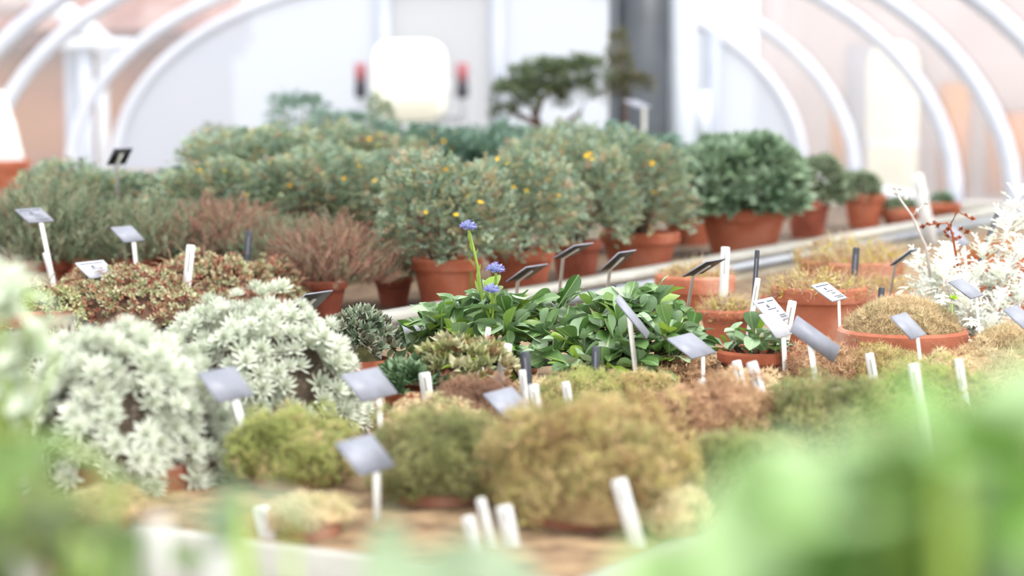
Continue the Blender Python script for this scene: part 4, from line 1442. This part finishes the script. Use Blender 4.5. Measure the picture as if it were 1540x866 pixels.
def plate_label(label, px, py, d, face=1, w=.074, h=.042, tilt=40, yaw=0, roll=0, lean=.22, stake='white', drop=None, zbase=BZ, prints=True, group='bent plate labels',
                stake_w=.011, axes=None):
    """plate seen at (px, py) on a stake; face=1 faces the aisle, -1 faces away from it"""
    c = at(px, py, d)
    rotz = Matrix.Rotation(math.radians(yaw), 3, 'Z')
    back = rotz @ (V * face)
    wid = rotz @ (U * face)
    up = (back * math.cos(math.radians(tilt)) + Vector((0, 0, 1)) * math.sin(math.radians(tilt))).normalized()
    if roll:
        nn = wid.cross(up)
        R3 = Matrix.Rotation(math.radians(roll), 3, nn)
        wid, up = R3 @ wid, R3 @ up
    if axes:
        wid = Vector(axes[0]).normalized()
        up = Vector(axes[1])
        up = (up - wid * up.dot(wid)).normalized()
    nn = wid.cross(up).normalized()
    zb = zbase - .02
    dz = c.z - zb
    foot = Vector((c.x, c.y, zb)) - back * (lean * min(dz, .16))
    r = thing('plant_label', label, 'label', tuple(foot), 0, group)
    cl = c - foot
    t_ = .0012
    vs = []
    for zz in (-t_, t_):
        for a, b in ((-.5, -.5), (.5, -.5), (.5, .5), (-.5, .5)):
            vs.append(list(cl + wid * (a * w) + up * (b * h) + nn * zz))
    me = mesh('plate', vs, [[3, 2, 1, 0], [4, 5, 6, 7], [0, 1, 5, 4], [1, 2, 6, 5], [2, 3, 7, 6], [3, 0, 4, 7]], None, None, False, [M_PLATEB, M_PLATEW if label.startswith(('white', 'printed white', 'pale')) else M_PLATE], [0, 1, 1, 1, 1, 1])
    pl = link('plate', me, r)
    if prints and face == 1:
        rr = random.Random(int(px * 7 + py))
        mb = MB()
        for (b0, a0, a1, hh_) in ((.36, -.42, -.42 + rr.uniform(.3, .5), .025), (.36, .08, .4, .025), (.16, -.12, .0, .07), (.02, -.2, .25, .022), (-.12, -.05, rr.uniform(.2, .3), .022), (-.3, -.1, .4, .02), (-.38, .0, .4, .02)):
            p0 = cl + nn * (t_ + .0003)
            q4 = [p0 + wid * (a * w) + up * (b * h) for a, b in ((a0, b0 - hh_), (a1, b0 - hh_), (a1, b0 + hh_), (a0, b0 + hh_))]
            mb.add([list(x) for x in q4], [[0, 1, 2, 3]])
        link('print', mb.mesh('print', M_PRINT), pl, kind='stuff')
    sm_ = {'white': M_WHITE, 'grey': M_STAKE, 'dark': M_DARKSTAKE}[stake]
    top = cl - nn * (t_ + .0012)
    b0 = top - up * h * .1
    b1_ = top - up * (h * .5)
    hw = stake_w / 2
    pts_ = [top + up * h * .2, b1_, Vector((0, 0, 0)) + (b1_ * .0)]
    vs = []
    for p in pts_:
        for s, o in ((-1, -1), (1, -1), (1, 1), (-1, 1)):
            vs.append(list(p + wid * (s * hw) + nn * (o * .001)))
    q = []
    for i in range(2):
        for k in range(4):
            k2 = (k + 1) % 4
            q.append([i * 4 + k, i * 4 + k2, i * 4 + 4 + k2, i * 4 + 4 + k])
    q += [[3, 2, 1, 0], [8, 9, 10, 11]]
    link('stake', mesh('stake', vs, q, None, None, False, [sm_]), r)
    return r


plate_label('grey plate label leaning over the dull green heath at the bench end', 52, 324, 3.75, zbase=BZ + .06, lean=.35, tilt=35, w=.068)
plate_label('pale grey plate label standing in the reddish sedum mat', 145, 405, 3.55, zbase=BZ + .05, tilt=38)
plate_label('faded plate label half hidden in the grey-green heath', 192, 352, 3.8, zbase=BZ + .08, w=.06, prints=False)
plate_label('blurred grey plate label in front of the large silver mound', 340, 578, 2.22, lean=.4, tilt=48, w=.066, prints=False)
plate_label('blank grey plate label between the silver mound and dark rosettes', 556, 578, 2.38, lean=.2, tilt=46, w=.078, prints=False, zbase=BZ + .02)
plate_label('lowest grey plate label, standing in the front row of cushions', 550, 684, 1.98, lean=.2, tilt=46, w=.064, prints=False, zbase=BZ + .03)
plate_label('grey plate label above the dark brown dry cushion', 765, 606, 2.40, lean=.2, tilt=42, w=.07, prints=False, zbase=BZ + .02)
plate_label('grey plate label with one dark dot near the second globularia', 1040, 520, 2.72, lean=.2, tilt=34, w=.08, h=.045, zbase=BZ + .02, prints=False)
plate_label('white printed plate label, rear one of the overlapping pair', 1160, 466, 2.95, lean=.15, tilt=46, w=.074)
plate_label('white smudged plate label, front one of the overlapping pair', 1167, 488, 2.85, lean=.15, tilt=50, w=.062, stake_w=.016, prints=False)
plate_label('large blank grey plate label twisted on its stake before the big pot', 1226, 510, 2.72, lean=.1, w=.08, h=.026, prints=False, axes=((.8, .25, -.58), (.4, .45, .8)))
plate_label('printed white plate label in front of the pale dry mat pot', 1247, 439, 3.1, lean=.15, tilt=34, w=.066)
plate_label('grey plate label in front of the straw dome pan', 1366, 490, 2.72, lean=.22, tilt=44, w=.064, zbase=BZ + .01, prints=False)
plate_label('shiny grey plate label in front of the white felted bush', 1453, 434, 3.0, lean=.2, tilt=34, w=.066, prints=False)
plate_label('grey plate label cut by the frame beside the smaller straw dome', 1536, 478, 2.75, lean=.2, tilt=40, w=.07, prints=False)
plate_label('bluish plate label half hidden inside the white felted bush', 1440, 356, 3.75, lean=.2, tilt=45, w=.07, prints=False)
plate_label('edge-on grey plate label in front of the second globularia', 951, 476, 2.82, lean=.1, w=.07, h=.04, prints=False, stake='grey', axes=((.62, 0, -.77), (.22, 1, .06)))
plate_label('black-backed plate label sticking up above the far shrubs', 180, 235, 4.7, -1, w=.066, h=.045, tilt=58, lean=.05, stake='grey', zbase=BZ + .12, prints=False)
plate_label('black-backed bent label behind the large silver mound', 466, 454, 3.3, -1, w=.08, h=.05, tilt=42, lean=.25, stake='grey', zbase=BZ, prints=False)
plate_label('bent label seen from below, just above the flowering globularia', 793, 410, 3.5, -1, w=.08, h=.048, tilt=34, lean=.25, stake='grey', prints=False)
plate_label('bent label seen from below, middle one of the three above the globularias', 862, 377, 3.6, -1, w=.076, h=.05, tilt=30, lean=.25, stake='grey', prints=False)
plate_label('bent label seen from below, between the two globularias', 930, 391, 3.5, -1, w=.07, h=.048, tilt=42, lean=.25, stake='grey', prints=False)
plate_label('bent label seen from below, in front of the divider pot', 1059, 402, 3.2, -1, w=.08, h=.048, tilt=32, lean=.3, stake='grey', prints=False)
plate_label('small bent dark label beside the white felted bush', 1360, 386, 3.5, -1, w=.05, h=.046, tilt=38, lean=.25, stake='grey', prints=False)
plate_label('large tilted sign on a stake in front of the dark column', 958, 156, 7.6, 1, w=.13, h=.07, tilt=24, lean=.2, stake='grey', prints=False, stake_w=.035)


def stick(label, px, topy, basey, d, wpx, lean=0.0, mat=M_WHITE, yaw=0, zbase=BZ, dark_tip=0, group='stick labels'):
    """flat plastic stick pushed into the soil"""
    top = at(px, topy, d)
    foot = at(px + lean, basey, d)
    foot.z = min(foot.z, top.z - .02)
    dirv = (top - foot).normalized()
    if foot.z > zbase - .02:
        foot = foot - dirv * ((foot.z - zbase + .02) / max(dirv.z, .3))
    r = thing('stick_label', label, 'label', tuple(foot), 0, group)
    L = (top - foot).length
    w = wpx * d / FPX / 2 * 1.04
    side = Vector((math.cos(math.radians(yaw)), -math.sin(math.radians(yaw)), 0))
    side = (side - dirv * side.dot(dirv)).normalized()
    nn = side.cross(dirv)
    prof = [(0, .15), (.012, 1), (L * .55, 1), (L - .002, 1), (L, .8)]
    split = 5
    vs = []
    for z, k in prof:
        for s, o in ((-1, -1), (1, -1), (1, 1), (-1, 1)):
            vs.append(list(dirv * z + side * (s * w * k) + nn * (o * .0007)))
    q = []
    for i in range(len(prof) - 1):
        for k in range(4):
            k2 = (k + 1) % 4
            q.append([i * 4 + k, i * 4 + k2, i * 4 + 4 + k2, i * 4 + 4 + k])
    n4 = 4 * (len(prof) - 1)
    q += [[3, 2, 1, 0], [n4, n4 + 1, n4 + 2, n4 + 3]]
    link('blade', mesh('blade', vs, q, None, None, False, [mat]), r)
    # faint pencil mark along the blade
    e = nn * .0009 if nn.y < 0 else nn * -.0009
    vs = [list(dirv * (L * a) + side * (w * b) + e) for a, b in ((.74, -.18), (.74, .18), (.93, .18), (.93, -.18))]
    link('pencil_mark', mesh('pencil_mark', vs, [[0, 1, 2, 3]], None, None, False, [M_STAKE if mat is M_WHITE else M_PLATE]), r)
    return r


for args in (
    ('white stick label in the reddish brown sedum mat', 287, 368, 408, 3.6, 13, -4),
    ('tall white stick label in the divider pot of straw stems', 1091, 371, 420, 3.55, 13, -2),
    ('broad white stick label beside the small clay pot', 638, 560, 612, 2.6, 18, 7),
    ('white stick label at the side of the dark green rosettes', 603, 546, 590, 2.72, 12, -6),
    ('short pale stick label standing against the divider by the grey-green rosettes', 574, 478, 520, 3.0, 14, -5),
    ('white stick label, nearer of the two beside the dark brown cushion', 801, 578, 628, 2.45, 16, 9),
    ('small white stick label at the foot of the flowering globularia', 850, 574, 608, 2.6, 13, 6),
    ('white stick label tucked behind the dark upright stake', 785, 556, 596, 2.65, 11, 4),
    ('cream stick label leaning among the olive and cream rosettes', 763, 516, 560, 2.75, 16, -9),
    ('tiny grey stick label in the middle of the flowering globularia', 735, 492, 515, 2.85, 8, -4),
    ('white stick label below the dotted grey plate', 1055, 570, 614, 2.5, 14, 8),
    ('white stick label in front of the small glaucous globularia pot', 1107, 542, 578, 2.75, 14, 8),
    ('long white stick label leaning by the tan cushion', 1130, 544, 604, 2.62, 16, 18),
    ('white stick label standing low on the wide olive cushion', 1257, 584, 622, 2.42, 12, 10),
    ('short white stick label below the straw dome pan', 1307, 531, 552, 2.75, 13, 4),
    ('white stick label beneath the grey plate at the straw dome', 1373, 546, 590, 2.5, 16, 8),
    ('white stick label below the shiny grey plate', 1441, 540, 576, 2.56, 12, 6),
    ('white stick label standing behind the printed white pair', 1192, 452, 500, 3.05, 13, -9),
    ('white stick label among the pale sedum pots near the bent dark stake', 1140, 418, 466, 3.15, 8, -8),
    ('big blurred white stick label against the far sill', 1378, 262, 316, 6.0, 18, 12),
    ('broad white stick label beside the low sandy cushion at the bench edge', 392, 762, 808, 1.93, 24, 10),
    ('narrow white stick label beside the low sandy cushion at the bench edge', 424, 758, 790, 2.02, 13, 10),
    ('white stick label, tallest of the three close together in front', 722, 749, 804, 1.9, 15, 14),
    ('broad white stick label, shortest of the three close together', 757, 760, 806, 1.9, 25, 10),
    ('white stick label, outermost of the three close together', 703, 776, 822, 1.86, 20, 12),
    ('lone tall white stick label in front of the largest cushion', 930, 720, 812, 1.9, 24, 26),
    ('white stick label below the blurred plate of the silver mound', 352, 600, 672, 2.3, 16, 18),
    ('thin white stick label in the heath at the bench end', 66, 380, 402, 3.7, 5, 6),
):
    lab, px, ty, by, d, w, ln_ = args
    if 545 < by < 640 and px > 780:
        d -= .09          # in front of the cushions
    stick(lab, px, ty, by, d, w, ln_, M_WHITE, 12, BZ)
for args in (
    ('dark upright stake beside the olive and cream rosettes', 789, 528, 590, 2.62, 15, 5),
    ('dark upright stake in front of the second globularia', 896, 520, 580, 2.68, 12, -1),
    ('short dark stake below the edge-on plate', 967, 552, 594, 2.7, 12, 10),
    ('dark thin stake rising behind the printed white pair', 1139, 376, 462, 3.3, 7, -6),
    ('dark stake standing in front of the wide clay pan', 1288, 372, 424, 3.7, 10, -4),
    ('dark lower stake below the long leaning white stick', 1153, 600, 636, 2.52, 13, 6),
    ('small black stake beside the broad white stick label', 650, 555, 575, 2.7, 13, 2),
    ('small dark stake behind the straw dome pan', 1326, 432, 452, 3.2, 9, -1),
    ('small blue-grey stake in the brownish heath', 375, 346, 372, 4.0, 10, -2),
    ('tiny dark stake beside the leaf of the second globularia', 924, 428, 445, 3.3, 7, -6),
    ('thin edge-on grey stake behind the white felted bush', 1503, 312, 352, 3.9, 7, -14),
    ('thin dark stake above the low shrub at the bench end', 122, 236, 262, 5.0, 6, 0),
):
    lab, px, ty, by, d, w, ln_ = args
    stick(lab, px, ty, by, d, w, ln_, M_DARKSTAKE, 12, BZ, group='dark stake labels')

# one big yellow bloom on a stalk
yl = at(702, 292, 4.0)
yf = thing('yellow_flower', 'single bright yellow bloom on a thin stalk above the blue flowers', 'flower', (yl.x, yl.y, BZ))
link('stalk', MB().tube([(.01, .02, -.005), (.004, .01, .2), (0, 0, yl.z - BZ)], [.002, .0016, .0012], 5).mesh('stalk', M_STEMG), yf)
link('bloom', FLOWER, yf, (0, 0, yl.z - BZ), (1.0, 0, 0), (.012, .012, .012))
link('bloom', FLOWER, yf, (0, .002, yl.z - BZ + .002), (.8, 0, .5), (.010, .010, .010))

# ------------------------------------------------------------------ tall leafy pots at the aisle (far out of focus)
BIG = [mesh('leaf', *leaf_t(OVAL, 8, 4, c, cu, 0, w), None, True, [M_BIGL]) for c, cu, w in ((.2, .3, .1), (.4, .2, .2), (.05, .45, .1))]


def recol(ms, m):
    out = []
    for a in ms:
        b = a.copy()
        b.materials.clear()
        b.materials.append(m)
        out.append(b)
    return out


BIGP = recol(BIG, M_BIGLP)
BLADE = [mesh('leaf', *leaf_t(LANCE, 8, 2, c, .4, 0, .1), None, True, [M_BIGD]) for c in (.2, .45, -.1)]
BIGW = [mesh('leaf', *leaf_t([(0, .05), (.3, .13), (.6, .16), (.85, .1), (1, .01)], 8, 2, c, .5, 0, .1), None, True, [M_BIGW]) for c in (.15, .35, .0)]


def leafy(label, px, d, leaves, ms, name='leafy_plant', dia=.10, hh=.09, stemmat=M_STEMG, seed=4, stalk_each=1):
    """leaves: (px, py, depth offset, length, azimuth deg, elevation deg)"""
    b = Vector((at(px, 400, d).x, d, BZ))
    r = thing(name, label, 'plant', tuple(b))
    zs_ = add_pot(r, dia, hh, M_TERRA[1])
    rr = random.Random(seed)
    for ix, (lx, ly, dy, L, az, el) in enumerate(leaves):
        tip = at(lx, ly, d + dy) - b
        a, e = math.radians(az), math.radians(el)
        ax = Vector((math.cos(a) * math.cos(e), math.sin(a) * math.cos(e), math.sin(e)))
        up = Vector((-math.cos(a) * math.sin(e), -math.sin(a) * math.sin(e), math.cos(e))) + Vector((rr.gauss(0, .25), -.35 + rr.gauss(0, .2), 0))
        root_ = tip - ax * (L * .5)
        if root_.z < zs_:
            root_.z = zs_ + .01
        lf = place_leaf(ms[rr.randrange(len(ms))], r, root_, ax, up, L, sx=rr.uniform(.9, 1.25))
        if ix % stalk_each:
            continue
        s0 = Vector((rr.gauss(0, .015), rr.gauss(0, .015), zs_ - .01))
        mid = (s0 + root_) / 2 + Vector((0, 0, .02))
        st_ = link('leaf_stalk', MB().tube([s0, mid, root_], [.003, .0025, .002], 5).mesh('leaf_stalk', stemmat, True), r)
    return r


def spray(n, x0, x1, y0f, y1, d0, d1, L0, L1, seed):
    """leaves filling a pixel region; y0f gives the upper edge for an x"""
    rr = random.Random(seed)
    out = []
    for _ in range(n):
        x = rr.uniform(x0, x1)
        y = y0f(x) + (y1 - y0f(x)) * rr.random() ** 1.1
        out.append((x, y, rr.uniform(d0, d1), rr.uniform(L0, L1), rr.uniform(0, 360), rr.uniform(-10, 65)))
    return out


leafy('bright green broad-leaved plant in the aisle corner, very blurred', 1500, .64,
      spray(64, 1160, 1600, lambda x: 800 - (x - 1100) * .62 if x < 1400 else 614 - (x - 1400) * .25, 980, -.05, .09, .045, .08, 5), BIG)
leafy('lower bright green plant beside it, very blurred, with pale leaf tops', 960, .60,
      spray(36, 1010, 1300, lambda x: 880 - (x - 950) * .45, 980, -.04, .06, .04, .07, 6), BIG, seed=6)
leafy('pale green broad leaves at the bottom edge, very blurred', 740, .80,
      spray(16, 590, 930, lambda x: 900 - 12 * math.sin((x - 590) / 60), 1010, -.05, .06, .05, .08, 8), BIGP, seed=8)
leafy('woolly pale green plant cut by the frame, over the pale sedum', 4, 1.5,
      [(x, y, dy, L, a, e) for (cx, cy, n_, Lx) in ((5, 425, 14, .055), (62, 490, 10, .045), (15, 520, 12, .05), (30, 590, 12, .05)) for (x, y, dy, L, a, e) in
       [(cx + 22 * math.cos(k * 2.4) * (k / n_), cy - 18 * math.sin(k * 1.7) * (k / n_) + 10, .03 * math.sin(k), Lx, k * 137.5, 70 - 60 * k / n_) for k in range(n_)]],
      BIGW, name='woolly_plant', stemmat=M_STEMG, seed=11, stalk_each=6)
leafy('green blade-leaved plant at the bottom corner, very blurred', 60, .95,
      spray(26, -60, 200, lambda x: 610 + abs(x - 20) * .8, 960, -.08, .08, .06, .11, 13), BLADE, seed=13)
leafy('grey-green plant stretching one flat leaf over the sandy cushions', 420, .9,
      [(430, 748, .0, .042, 3, 0), (380, 750, .01, .036, 172, 5), (350, 800, .02, .05, 100, 60), (300, 775, .0, .04, 160, 20), (335, 770, .02, .04, 60, 60),
       (565, 826, .0, .04, 80, 75), (600, 850, .02, .045, 100, 75), (650, 862, -.02, .045, 30, 40)], recol(BLADE, M_BIGLP), seed=17, dia=.14)
for args in (('very blurred white stick label, middle of the three at the bottom edge', 236, 780, 866, .95, 36, 0),
             ('very blurred pinkish white stick label at the bottom edge', 335, 824, 880, .9, 46, 4),
             ('very blurred white stick label nearest the bottom corner', 45, 828, 880, .92, 40, 3)):
    lab, px, ty, by, d, w, ln_ = args
    stick(lab, px, ty, by, d, w, ln_, M_WHITE, 0, BZ, group='stick labels at the aisle')
